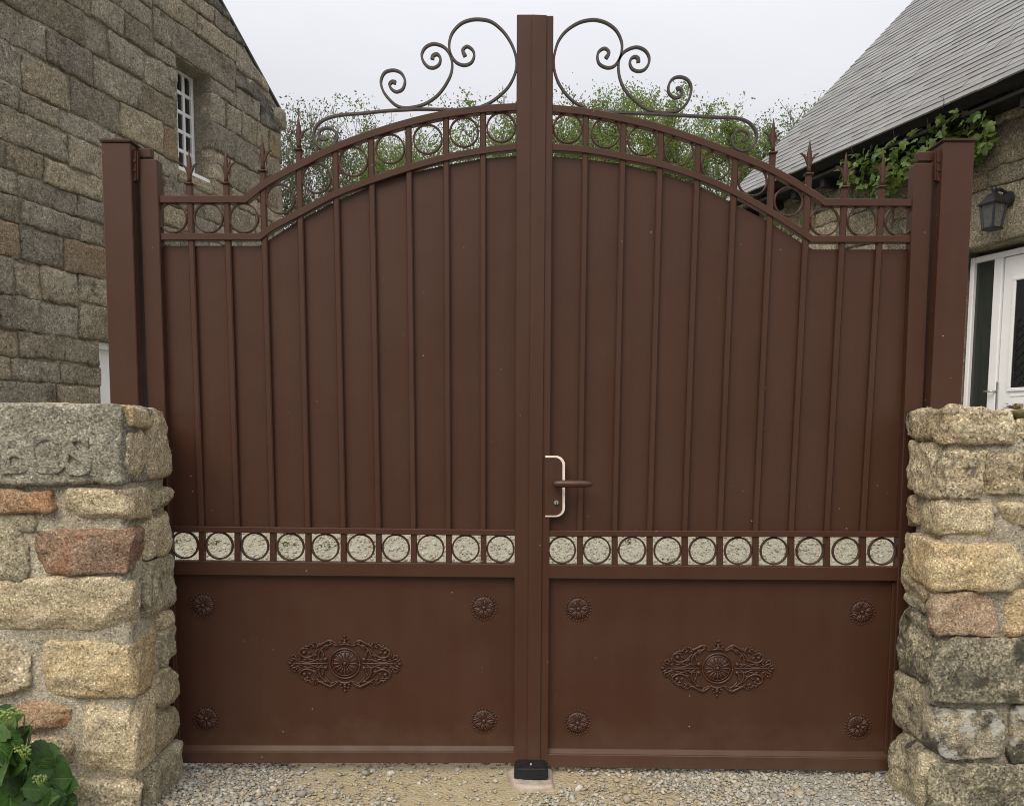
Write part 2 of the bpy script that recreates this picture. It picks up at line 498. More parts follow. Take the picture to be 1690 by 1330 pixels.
xs = np.concatenate([[-400, -150, -60, -25, -12], np.linspace(-6, 6, 61), [12, 25, 60, 150, 400]])
ys = np.concatenate([[-60, -20, -8, -5], np.linspace(-3.5, 5.5, 91), [7, 9, 12, 16, 22, 30, 60, 150, 500]])
GX, GY = np.meshgrid(xs, ys)
GZ = ground_z(GX, GY)
gp = np.stack([GX.ravel(), GY.ravel(), GZ.ravel()], 1)
near = (np.abs(gp[:, 0]) < 6.5) & (gp[:, 1] > -4) & (gp[:, 1] < 6)
gp[near, 2] += 0.008 * vnoise(gp[near], 3.0, 3) - 0.004
nx, ny = len(xs), len(ys)
idx = np.arange(nx * ny).reshape(ny, nx)
Q = np.stack([idx[:-1, :-1].ravel(), idx[:-1, 1:].ravel(), idx[1:, 1:].ravel(), idx[1:, :-1].ravel()], 1)
g = link('ground', mesh_quads('ground', gp, Q, True), ground_mat())
g['kind'] = 'structure'

rk = NT('added_dark_asphalt')
rk.color(rk.mix(rk.rng(rk.noise(160, 3, 0.7), 0.35, 0.65), (0.035, 0.035, 0.035), (0.075, 0.074, 0.072)))
rk.rough(0.9); rk.spec(0.3); rk.bump(rk.noise(200, 3), 0.5, 0.006)
rx_ = np.array([[-60, -6.6], [60, -6.6], [60, -1.05], [-60, -1.05]])
o = link('added_unseen_road', mesh_from('added_unseen_road', [(x, y, 0.012) for x, y in rx_], [(0, 1, 2, 3)]), rk.m)  # dark strip out of view, added to cut light bounced up at the gate
o['kind'] = 'structure'

# ================================================================== ROUGH MASONRY STONE
def box_grid(nx, ny, nz):
    """surface grid of a unit cube [-1,1]^3 with shared vertices"""
    vid, V, Fs = {}, [], []
    def vert(i, j, k):
        key = (i, j, k)
        if key not in vid:
            vid[key] = len(V); V.append((2 * i / nx - 1, 2 * j / ny - 1, 2 * k / nz - 1))
        return vid[key]
    for k_, rev in ((0, True), (nz, False)):
        for i in range(nx):
            for j in range(ny):
                q = [vert(i, j, k_), vert(i + 1, j, k_), vert(i + 1, j + 1, k_), vert(i, j + 1, k_)]
                Fs.append(q[::-1] if rev else q)
    for j_, rev in ((0, False), (ny, True)):
        for i in range(nx):
            for k in range(nz):
                q = [vert(i, j_, k), vert(i + 1, j_, k), vert(i + 1, j_, k + 1), vert(i, j_, k + 1)]
                Fs.append(q[::-1] if rev else q)
    for i_, rev in ((0, True), (nx, False)):
        for j in range(ny):
            for k in range(nz):
                q = [vert(i_, j, k), vert(i_, j + 1, k), vert(i_, j + 1, k + 1), vert(i_, j, k + 1)]
                Fs.append(q[::-1] if rev else q)
    return np.array(V), np.array(Fs)

def rough_stone(x0, x1, y0, y1, z0, z1, seed, r=0.015, amp=0.014, res=0.0085, skew=0.012, facets=16):
    h = np.array([(x1 - x0) / 2, (y1 - y0) / 2, (z1 - z0) / 2])
    c = np.array([(x1 + x0) / 2, (y1 + y0) / 2, (z1 + z0) / 2])
    n = [int(max(5, min(64, round(2 * a / res)))) for a in h]
    n[1] = int(max(4, min(26, n[1])))
    V, Q = box_grid(*n)
    U = V.copy()
    P = V * h
    rr = np.minimum(r, 0.45 * h.min())
    rv = rr * (1.0 + 0.55 * vnoise(P + c, 9.0, seed))[:, None]
    inner = np.maximum(h[None, :] - rv, 0.1 * h[None, :])
    q = np.clip(P, -inner, inner)
    d = P - q
    ln = np.linalg.norm(d, axis=1, keepdims=True)
    N = d / np.maximum(ln, 1e-9)
    P = q + N * rv
    # eight wandering corners
    rs = np.random.default_rng(seed * 7919 + 5)
    co = rs.uniform(-skew, skew, (2, 2, 2, 3))
    t = (U + 1) / 2
    for a in (0, 1):
        for b in (0, 1):
            for e in (0, 1):
                w = (t[:, 0] if a else 1 - t[:, 0]) * (t[:, 1] if b else 1 - t[:, 1]) * (t[:, 2] if e else 1 - t[:, 2])
                P += w[:, None] * co[a, b, e]
    amp = amp * 0.85
    # broken faces: random planes chop the block
    for _k in range(facets):
        if _k % 2:
            nv = np.array([rs.normal(0, 0.30), -1.0, rs.normal(0, 0.30)]) if rs.random() < 0.6 else np.array([rs.choice([-1.0, 1.0]), rs.normal(0, 0.3), rs.normal(0, 0.3)])
        else:
            nv = rs.normal(0, 1, 3)
        nv /= np.linalg.norm(nv)
        dpl = P @ nv
        ext = np.abs(h * nv).sum()
        cut = rs.uniform(0.05, 0.42) * (ext - np.abs(h * nv).max())
        over = np.maximum(0, dpl - (dpl.max() - min(cut, 0.020)))
        P -= over[:, None] * nv
    W = P + c
    disp = amp * 0.75 * vnoise(W, 8.0, seed + 1) + amp * 0.55 * vnoise(W, 21.0, seed + 2) + amp * 0.30 * vnoise(W, 55.0, seed + 3) + amp * 0.16 * vnoise(W, 120.0, seed + 4)
    # chisel marks and broken facets
    fac = np.abs(vnoise(W, 14.0, seed + 9))
    disp += amp * 0.75 * (0.4 - fac) + amp * 0.30 * (0.4 - np.abs(vnoise(W, 34.0, seed + 10)))
    P = P + N * disp[:, None]
    return P + c, Q

def add_stone(parent, seed, m, x0, x1, y0, y1, z0, z1, **kw):
    V, Q = rough_stone(min(x0, x1), max(x0, x1), min(y0, y1), max(y0, y1), min(z0, z1), max(z0, z1), seed, **kw)
    return link('stone', mesh_quads('stone', V, Q, True), m, parent)

WALL_BACK = -0.085
# ------------------------------------------------ left garden wall
LF = CAM.y + 2.90                      # plane of the left wall's face
LXJ = at_y(209, 800, LF).x             # its jamb towards the gate
wallL = thing('stone_wall', 'left stone garden wall under the carved grey block, leafy plant at its foot', 'stone wall',
              (LXJ - 0.6, (LF + WALL_BACK) / 2, 0), 'rough stone walls flanking the gate')
seedc = [100]
def front_stone(parent, face, xj, side, m, px0, py0, px1, py1, jamb=None, depth=0.22, proud=0.0, **kw):
    """px box read on the wall face; jamb = pixel column where its return into the gateway ends"""
    a, b = at_y(px0, py0, face), at_y(px1, py1, face)
    x0, x1 = a.x, b.x
    zz = at_y((px0 + px1) / 2, py0, face).z, at_y((px0 + px1) / 2, py1, face).z
    y1 = face + depth
    if jamb is not None:
        if side < 0: x1 = xj
        else: x0 = xj
        y1 = at_x(jamb, (py0 + py1) / 2, xj).y
    seedc[0] += 1
    return add_stone(parent, seedc[0], m, x0, x1, face - proud, y1, zz[0], zz[1], **kw)

def jamb_stone(parent, xj, side, m, px0, py0, px1, py1, proud=0.0, thick=0.24, **kw):
    ya, yb = at_x(px0, py0, xj).y, at_x(px1, py0, xj).y
    ya, yb = min(ya, yb), min(max(ya, yb), WALL_BACK + 0.01)
    pm = (px0 + px1) / 2
    z0, z1 = at_x(pm, py0, xj).z, at_x(pm, py1, xj).z
    seedc[0] += 1
    if side < 0: xa, xb = xj - thick, xj + proud
    else: xa, xb = xj - proud, xj + thick
    return add_stone(parent, seedc[0], m, xa, xb, ya, yb, z0, z1, **kw)

def fl(m, *b, **k): return front_stone(wallL, LF, LXJ, -1, m, *b, **k)
def jl(m, *b, **k): return jamb_stone(wallL, LXJ, -1, m, *b, **k)
capL = fl(S_GREY, -95, 666, 203, 801, depth=0.30, proud=0.012, r=0.016, amp=0.008, res=0.008, facets=5, skew=0.006)
jl(S_YELLOW, 207, 668, 247, 705, proud=0.004, thick=0.30, r=0.016, amp=0.008)
jl(S_BEIGE, 208, 710, 246, 793, proud=-0.008)
jl(S_BEIGE, 244, 676, 283, 793, proud=0.008, r=0.03)
fl(S_ORANGE, -60, 804, 91, 846)
fl(S_BEIGE, 102, 806, 200, 866, jamb=254, amp=0.014)
jl(S_BEIGE, 252, 804, 280, 840, proud=0.010)
fl(S_OLIVE, 15, 850, 58, 876, proud=-0.006, r=0.014)
fl(S_OLIVE, -60, 870, 45, 957, amp=0.014)
fl(S_RED, 49, 876, 201, 946, jamb=238)
jl(S_BEIGE, 237, 850, 285, 922, proud=0.012)
fl(S_BEIGE, -95, 952, 226, 1041, jamb=236, proud=0.010, amp=0.012)
jl(S_OLIVE, 235, 922, 287, 1011, proud=0.006)
jl(S_BEIGE, 264, 1010, 289, 1037, proud=0.004, r=0.012)
fl(S_ROUGH, -60, 1048, 47, 1150, amp=0.016)
fl(S_YELLOW, 69, 1054, 210, 1152, jamb=262, proud=0.010, amp=0.015)
jl(S_OLIVE, 262, 1039, 290, 1100, proud=0.012)
jl(S_BEIGE, 252, 1100, 294, 1166, proud=0.014, r=0.028)
fl(S_ORANGE, 22, 1161, 110, 1209, proud=0.006, amp=0.014)
fl(S_OLIVE, -60, 1160, 16, 1215)
fl(S_BEIGE, 131, 1160, 216, 1287, jamb=260, proud=0.010, r=0.03)
jl(S_BEIGE, 259, 1166, 295, 1234, proud=0.010, r=0.026)
fl(S_ROUGH, 42, 1214, 117, 1270, proud=0.0)
fl(S_OLIVE, -60, 1220, 34, 1282)
fl(S_ROUGH, 92, 1291, 222, 1390, jamb=243, proud=0.012)
jl(S_OLIVE, 241, 1238, 297, 1385, proud=0.016, r=0.03)
fl(S_OLIVE, -60, 1290, 84, 1390)
# the wall goes on to the left, outside the frame
rs = random.Random(5)
def course_fill(parent, face, xa, xb, ztop, mats, seed):
    r_ = random.Random(seed); z = ztop
    while z > 0.0:
        h = r_.uniform(0.11, 0.2); x = xa
        while x < xb - 0.08:
            w = min(r_.uniform(0.18, 0.42), xb - x)
            if xb - x - w < 0.08: w = xb - x
            seedc[0] += 1
            add_stone(parent, seedc[0], r_.choice(mats), x + 0.01, x + w - 0.01, face - 0.004, face + 0.2, max(-0.05, z - h + 0.012), z - 0.012, res=0.03)
            x += w
        z -= h
xe = at_y(-62, 900, LF).x
course_fill(wallL, LF, xe - 0.75, xe - 0.06, at_y(0, 668, LF).z, [S_BEIGE, S_OLIVE, S_ROUGH, S_YELLOW], 21)
ztL = at_y(100, 672, LF).z
def core(parent, x0, x1, y0, y1, z1, seed):
    V, Q = rough_stone(x0, x1, y0, y1, -0.08, z1, seed, r=0.02, amp=0.011, res=0.018, skew=0.0, facets=0)
    return link('mortar_core', mesh_quads('mortar_core', V, Q, True), MORTAR, parent)
core(wallL, xe - 0.8, LXJ - 0.020, LF + 0.021, WALL_BACK - 0.010, ztL - 0.04, 901)

# carved letters, worn, standing slightly proud of the grey block
def carved(ch, px, py, hpx):
    cu = bpy.data.curves.new('letter', 'FONT'); cu.body = ch; cu.align_x = 'CENTER'; cu.align_y = 'CENTER'
    a = at_y(px, py - hpx / 2, LF); b = at_y(px, py + hpx / 2, LF)
    cu.size = (a.z - b.z) / 0.64; cu.extrude = 0.006; cu.bevel_depth = 0.0035; cu.bevel_resolution = 1; cu.offset = 0.003
    t = bpy.data.objects.new('letter', cu); COL.objects.link(t)
    dg = bpy.context.evaluated_depsgraph_get()
    me = bpy.data.meshes.new_from_object(t.evaluated_get(dg))
    bpy.data.objects.remove(t); bpy.data.curves.remove(cu)
    bm = bmesh.new(); bm.from_mesh(me)
    bmesh.ops.triangulate(bm, faces=bm.faces)
    for _ in range(2):
        bmesh.ops.subdivide_edges(bm, edges=[e for e in bm.edges if e.calc_length() > 0.012], cuts=1)
    bmesh.ops.transform(bm, matrix=Matrix.Translation((a.x, LF - 0.0145, (a.z + b.z) / 2)) @ Matrix.Rotation(math.pi / 2, 4, 'X'), verts=bm.verts)
    P = np.array([v.co[:] for v in bm.verts])
    dx = 0.003 * vnoise(P, 28, 71); dz = 0.003 * vnoise(P, 28, 72); dy = 0.003 * vnoise(P, 45, 73)
    for v, a_, b_, c_ in zip(bm.verts, dx, dy, dz): v.co += Vector((a_, b_, c_))
    bm.to_mesh(me); bm.free()
    me.materials.clear()
    return link('carved_letter', me, S_GREY, capL)
carved('B', 28, 752, 58); carved('O', 82, 752, 58); carved('S', 132, 754, 60)

# ------------------------------------------------ right garden wall
RF = CAM.y + 3.00
RXJ = at_y(1555, 850, RF).x
wallR = thing('stone_wall', 'right stone garden wall below the white door, dry weed on its top', 'stone wall',
              (RXJ + 0.5, (RF + WALL_BACK) / 2, 0), 'rough stone walls flanking the gate')
def fr(m, *b, **k): return front_stone(wallR, RF, RXJ, 1, m, *b, **k)
def jr(m, *b, **k): return jamb_stone(wallR, RXJ, 1, m, *b, **k)
fr(S_ROUGH, 1545, 673, 1686, 727, jamb=1498, depth=0.2, amp=0.018, r=0.014, res=0.009)
fr(S_ROUGH, 1689, 690, 1790, 730, amp=0.014)
jr(S_BEIGE, 1551, 729, 1494, 808, proud=0.006, amp=0.014)
fr(S_ROUGH, 1555, 741, 1624, 818, proud=0.016, amp=0.018)
fr(S_ROUGH, 1627, 746, 1706, 818, proud=0.010, amp=0.018)
fr(S_BEIGE, 1709, 740, 1800, 822)
jr(S_PINK, 1516, 815, 1491, 866, proud=0.008, r=0.016)
fr(S_BEIGE, 1566, 820, 1641, 887, jamb=1518, amp=0.014)
fr(S_BEIGE, 1651, 832, 1720, 868, r=0.018)
fr(S_OLIVE, 1725, 836, 1800, 885)
jr(S_BEIGE, 1536, 878, 1484, 990, proud=0.010, amp=0.014)
fr(S_YELLOW, 1543, 896, 1686, 973, proud=0.012)
fr(S_BEIGE, 1700, 895, 1800, 968)
jr(S_OLIVE, 1529, 986, 1486, 1011, proud=0.0, r=0.012)
fr(S_PINK, 1548, 976, 1643, 1048, jamb=1533, proud=0.006, amp=0.014)
fr(S_YELLOW, 1663, 978, 1760, 1050)
jr(S_DARK, 1536, 1008, 1482, 1120, proud=0.012, amp=0.016)
fr(S_DARK, 1556, 1053, 1720, 1161, jamb=1538, proud=0.012)
fr(S_OLIVE, 1726, 1056, 1800, 1158)
jr(S_OLIVE, 1527, 1110, 1478, 1215, proud=0.016, amp=0.016, r=0.034)
fr(S_SPOT, 1552, 1170, 1654, 1252, jamb=1524, proud=0.010, amp=0.009)
fr(S_SPOT, 1668, 1166, 1780, 1264)
jr(S_OLIVE, 1530, 1214, 1470, 1385, proud=0.022, amp=0.018, r=0.036)
fr(S_DARK, 1550, 1262, 1725, 1385, jamb=1527, proud=0.020)
seedc[0] += 1
pp = at_y(1644, 842, RF)
add_stone(wallR, seedc[0], S_GREY, pp.x - 0.010, pp.x + 0.012, RF + 0.0, RF + 0.06, pp.z - 0.014, pp.z + 0.014, r=0.01, amp=0.004, skew=0.004)
xr = at_y(1795, 900, RF).x
course_fill(wallR, RF, xr + 0.02, xr + 0.8, at_y(1700, 690, RF).z, [S_BEIGE, S_OLIVE, S_ROUGH, S_DARK], 33)
core(wallR, RXJ + 0.020, xr + 0.8, RF + 0.022, WALL_BACK - 0.010, at_y(1640, 690, RF).z - 0.02, 902)

# ================================================================== GATE POSTS
def prism(name, pts, y0, y1, m, parent, bev=0.002, seg=1):
    """polygon pts [(x,z)...] extruded from y0 (front) to y1"""
    bm = bmesh.new()
    f = [bm.verts.new((p[0], y0, p[1])) for p in pts]
    b = [bm.verts.new((p[0], y1, p[1])) for p in pts]
    bm.faces.new(f); bm.faces.new(b[::-1])
    n = len(pts)
    for i in range(n):
        bm.faces.new([f[i], b[i], b[(i + 1) % n], f[(i + 1) % n]])
    bmesh.ops.recalc_face_normals(bm, faces=bm.faces)
    if bev > 0:
        ed = [e for e in bm.edges if len(e.link_faces) == 2 and e.calc_face_angle(0) > 0.45]
        bmesh.ops.bevel(bm, geom=ed, offset=bev, segments=seg, affect='EDGES', clamp_overlap=True)
    return bm_obj(name, bm, m, parent)

def pxy(pts, y):
    return [(p.x, p.z) for p in (at_y(a, b, y) for a, b in pts)]

def lerp(a, b, t): return a + (b - a) * t

def build_post(name, label, fx0, fx1, ztop, side):
    """fx0, fx1: (pixel at top, pixel at y=667) of the left and right edges of the front"""
    y0, y1 = -0.065, 0.050
    tl = at_y(fx0[0], ztop, y0); tr = at_y(fx1[0], ztop, y0)
    bl = at_y(fx0[1], 667, y0); br = at_y(fx1[1], 667, y0)
    xa, xb = (tl.x + bl.x) / 2, (tr.x + br.x) / 2
    zt = (tl.z + tr.z) / 2
    t = thing(name, label, 'gate post', ((xa + xb) / 2, -0.008, 0), 'square posts the gate hangs on')
    prism('post_tube', [(xa, -0.05), (xb, -0.05), (xb, zt - 0.012), (xa, zt - 0.012)], y0, y1, PAINT, t, 0.003)
    prism('post_cap', [(xa - 0.006, zt - 0.0115), (xb + 0.006, zt - 0.0115), (xb + 0.006, zt + 0.001), (xa - 0.006, zt + 0.001)], y0 - 0.006, y1 + 0.006, PAINT, t, 0.004, 2)
    return t, xa, xb
postL, plx0, plx1 = build_post('gate_post', 'brown square gate post beside the house with the small white window', (164, 184), (212, 231), 230, -1)
postR, prx0, prx1 = build_post('gate_post', 'brown square gate post beside the black wall lantern', (1557, 1537), (1610, 1586), 229, 1)

# ================================================================== GATE LEAVES
def strip_bm(pts, half, y0, y1, closed=False, bev=0.0):
    """flat bar following pts [(x,z)], half width (number or list), front y0 to back y1"""
    n = len(pts); P = np.array(pts, dtype=float)
    hw = np.full(n, half) if np.isscalar(half) else np.array(half)
    T = np.zeros_like(P)
    if closed:
        T = np.roll(P, -1, 0) - np.roll(P, 1, 0)
        nrm = np.stack([-T[:, 1], T[:, 0]], 1); nrm /= np.linalg.norm(nrm, axis=1, keepdims=True)
        mit = np.ones(n)
    else:
        seg = P[1:] - P[:-1]; seg /= np.linalg.norm(seg, axis=1, keepdims=True)
        a = np.vstack([seg[:1], seg]); b = np.vstack([seg, seg[-1:]])
        T = a + b; T /= np.linalg.norm(T, axis=1, keepdims=True)
        nrm = np.stack([-T[:, 1], T[:, 0]], 1)
        mit = 1 / np.maximum(0.5, (a * T).sum(1))
    A = P + nrm * (hw * mit)[:, None]; B = P - nrm * (hw * mit)[:, None]
    bm = bmesh.new()
    rows = []
    c = bev
    for i in range(n):
        ax, az = A[i]; bx, bz = B[i]
        if c > 0:
            ux, uz = (A[i] - B[i]) / max(1e-9, np.linalg.norm(A[i] - B[i]))
            pr = [(ax, y0 + c, az), (ax - ux * c, y0, az - uz * c), (bx + ux * c, y0, bz + uz * c), (bx, y0 + c, bz),
                  (bx, y1 - c, bz), (bx + ux * c, y1, bz + uz * c), (ax - ux * c, y1, az - uz * c), (ax, y1 - c, az)]
        else:
            pr = [(ax, y0, az), (bx, y0, bz), (bx, y1, bz), (ax, y1, az)]
        rows.append([bm.verts.new(p) for p in pr])
    k = len(rows[0])
    for i in range(n if closed else n - 1):
        r0, r1 = rows[i], rows[(i + 1) % n]
        for j in range(k):
            bm.faces.new([r0[j], r0[(j + 1) % k], r1[(j + 1) % k], r1[j]])
    if not closed:
        bm.faces.new(rows[0]); bm.faces.new(rows[-1][::-1])
    return bm

def bar(name, p0, p1, half, y0, y1, parent, m=None, bev=0.0025):
    return bm_obj(name, strip_bm([p0, p1], half, y0, y1, bev=bev), m or PAINT, parent)

def smooth_path(pts, n=8):
    P = [np.array(p, dtype=float) for p in pts]
    P = [2 * P[0] - P[1]] + P + [2 * P[-1] - P[-2]]
    out = []
    for i in range(1, len(P) - 2):
        for k in range(n):
            t = k / n
            a, b, c, d = P[i - 1], P[i], P[i + 1], P[i + 2]
            out.append(0.5 * ((2 * b) + (-a + c) * t + (2 * a - 5 * b + 4 * c - d) * t * t + (-a + 3 * b - 3 * c + d) * t ** 3))
    out.append(P[-2])
    return out

def finial(x, z, parent, stem_half, s):
    """spear with two curled barbs on a collar; s = metres per photo pixel"""
    bm = bmesh.new()
    # collar
    def ring4(h, zz, yh=None):
        yh = h if yh is None else yh
        return [bm.verts.new((x + a * h, b * yh - 0.001, zz)) for a, b in ((-1, -1), (1, -1), (1, 1), (-1, 1))]
    def loft(rows, capb=True):
        for r0, r1 in zip(rows, rows[1:]):
            for j in range(4):
                bm.faces.new([r0[j], r0[(j + 1) % 4], r1[(j + 1) % 4], r1[j]])
        if capb: bm.faces.new(rows[0])
        bm.faces.new(rows[-1])
    loft([ring4(6.6 * s, z - 2.0 * s), ring4(6.9 * s, z - 1.2 * s), ring4(6.9 * s, z + 0.4 * s), ring4(6.2 * s, z + 1.0 * s)])
    def ring8(h, d, zz):
        return [bm.verts.new((x + h * math.cos(a), -0.001 + d * math.sin(a), zz)) for a in [i * math.pi / 3 for i in range(6)]]
    rows = [ring8(3.9 * s, 3.2 * s, z + 0.8 * s), ring8(3.6 * s, 3.0 * s, z + 9 * s), ring8(4.0 * s, 3.0 * s, z + 17 * s), ring8(4.6 * s, 2.6 * s, z + 24 * s),
            ring8(4.2 * s, 2.1 * s, z + 32 * s), ring8(2.4 * s, 1.5 * s, z + 43 * s), ring8(0.5 * s, 0.5 * s, z + 55 * s)]
    for r0, r1 in zip(rows, rows[1:]):
        for j in range(6):
            bm.faces.new([r0[j], r0[(j + 1) % 6], r1[(j + 1) % 6], r1[j]])
    bm.faces.new(rows[0]); bm.faces.new(rows[-1])
    sub = bm_obj('spear_finial', bm, PAINT, parent, True)
    b2 = None
    for sg in (-1, 1):
        pts = smooth_path([(x + sg * 1.5 * s, z + 16 * s), (x + sg * 4.5 * s, z + 23 * s), (x + sg * 8 * s, z + 28.5 * s), (x + sg * 12 * s, z + 31.5 * s), (x + sg * 15.5 * s, z + 33 * s)], 4)
        hw = np.linspace(2.2 * s, 0.35 * s, len(pts))
        bm_obj('barb', strip_bm(pts, hw, -0.0065, 0.0045, bev=0.0), PAINT, parent)
    return sub

def ring_obj(cx_, cy_, r_px, parent, y=0.0, thick=3.2, dep=0.006, name='ring', m=None):
    c = at_y(cx_, cy_, y); e = at_y(cx_ + r_px, cy_, y)
    r = (e - c).length; th = r * (thick / r_px)
    pts = [(c.x + (r - th / 2) * math.cos(a), c.z + (r - th / 2) * math.sin(a)) for a in np.linspace(0, 2 * math.pi, 41)[:-1]]
    return bm_obj(name, strip_bm(pts, th / 2, y - dep, y + dep, closed=True, bev=0.0012), m or PAINT, parent)

def ellipsoid(bm, c, ax, rad, seg=8, rg=5):
    """ellipsoid centred at c, ax = rotation in the x-z plane, rad = (along, across, depth)"""
    rows = []
    ca, sa = math.cos(ax), math.sin(ax)
    for i in range(1, rg):
        t = math.pi * i / rg
        l, w = -math.cos(t) * rad[0], math.sin(t)
        row = []
        for j in range(seg):
            p = 2 * math.pi * j / seg
            u, d = w * rad[1] * math.cos(p), w * rad[2] * math.sin(p)
            row.append(bm.verts.new((c[0] + l * ca - u * sa, c[1] + d, c[2] + l * sa + u * ca)))
        rows.append(row)
    e0 = bm.verts.new((c[0] - rad[0] * ca, c[1], c[2] - rad[0] * sa)); e1 = bm.verts.new((c[0] + rad[0] * ca, c[1], c[2] + rad[0] * sa))
    for r0, r1 in zip(rows, rows[1:]):
        for j in range(seg): bm.faces.new([r0[j], r0[(j + 1) % seg], r1[(j + 1) % seg], r1[j]])
    for j in range(seg):
        bm.faces.new([e0, rows[0][(j + 1) % seg], rows[0][j]]); bm.faces.new([e1, rows[-1][j], rows[-1][(j + 1) % seg]])

def tube(bm, pts, rads, sides=6, flat=None):
    """tube through 3-D points; rads number or list"""
    n = len(pts); P = [Vector(p) for p in pts]
    rads = [rads] * n if isinstance(rads, (int, float)) else rads
    rows = []; up = Vector((0.31, 0.85, 0.43))
    for i in range(n):
        t = (P[min(i + 1, n - 1)] - P[max(i - 1, 0)])
        if t.length < 1e-9: t = Vector((0, 0, 1))
        t.normalize()
        a = t.cross(up)
        if a.length < 1e-4: a = t.cross(Vector((1, 0, 0)))
        a.normalize(); b = t.cross(a)
        rows.append([bm.verts.new(P[i] + (a * math.cos(2 * math.pi * j / sides) + b * math.sin(2 * math.pi * j / sides)) * rads[i]) for j in range(sides)])
    for r0, r1 in zip(rows, rows[1:]):
        for j in range(sides): bm.faces.new([r0[j], r0[(j + 1) % sides], r1[(j + 1) % sides], r1[j]])
    bm.faces.new(rows[0][::-1]); bm.faces.new(rows[-1])

def rosette(px, py, parent, yp, rot=0.0):
    c = at_y(px, py, yp); s = (at_y(px + 1, py, yp) - c).length
    bm = bmesh.new()
    R0 = 20.5 * s
    for i in range(8):
        a = rot + i * math.pi / 4
        for k in (-1, 0, 1):          # each petal has three ribs
            aa = a + k * 0.20
            ln = 7.6 if k == 0 else 6.4
            ellipsoid(bm, (c.x + 11.4 * s * math.cos(aa), yp - 1.2 * s, c.z + 11.4 * s * math.sin(aa)), aa, (ln * s, 1.5 * s, (2.9 if k == 0 else 2.2) * s), 6, 5)
        b = a + math.pi / 8
        ellipsoid(bm, (c.x + 15.5 * s * math.cos(b), yp - 0.8 * s, c.z + 15.5 * s * math.sin(b)), b, (3.4 * s, 1.2 * s, 2.0 * s), 6, 4)
    for i in range(24):
        a = rot + i * math.pi / 12
        rr = R0 * (1.0 if i % 3 else 0.96)
        ellipsoid(bm, (c.x + rr * math.cos(a), yp - 0.6 * s, c.z + rr * math.sin(a)), a, (2.0 * s, 1.5 * s, 1.8 * s), 6, 4)
    ellipsoid(bm, (c.x, yp - 2.0 * s, c.z), 0, (3.6 * s, 3.6 * s, 3.4 * s), 10, 6)
    for i in range(10):
        a = i * math.pi / 5
        ellipsoid(bm, (c.x + 5.2 * s * math.cos(a), yp - 1.2 * s, c.z + 5.2 * s * math.sin(a)), a, (1.6 * s, 1.3 * s, 1.8 * s), 6, 4)
    # backing disc
    bmesh.ops.create_cone(bm, cap_ends=True, segments=28, radius1=17.5 * s, radius2=17.0 * s, depth=1.4 * s,
                          matrix=Matrix.Translation((c.x, yp - 0.2 * s, c.z)) @ Matrix.Rotation(math.pi / 2, 4, 'X'))
    return bm_obj('rosette', bm, CAST, parent, True)

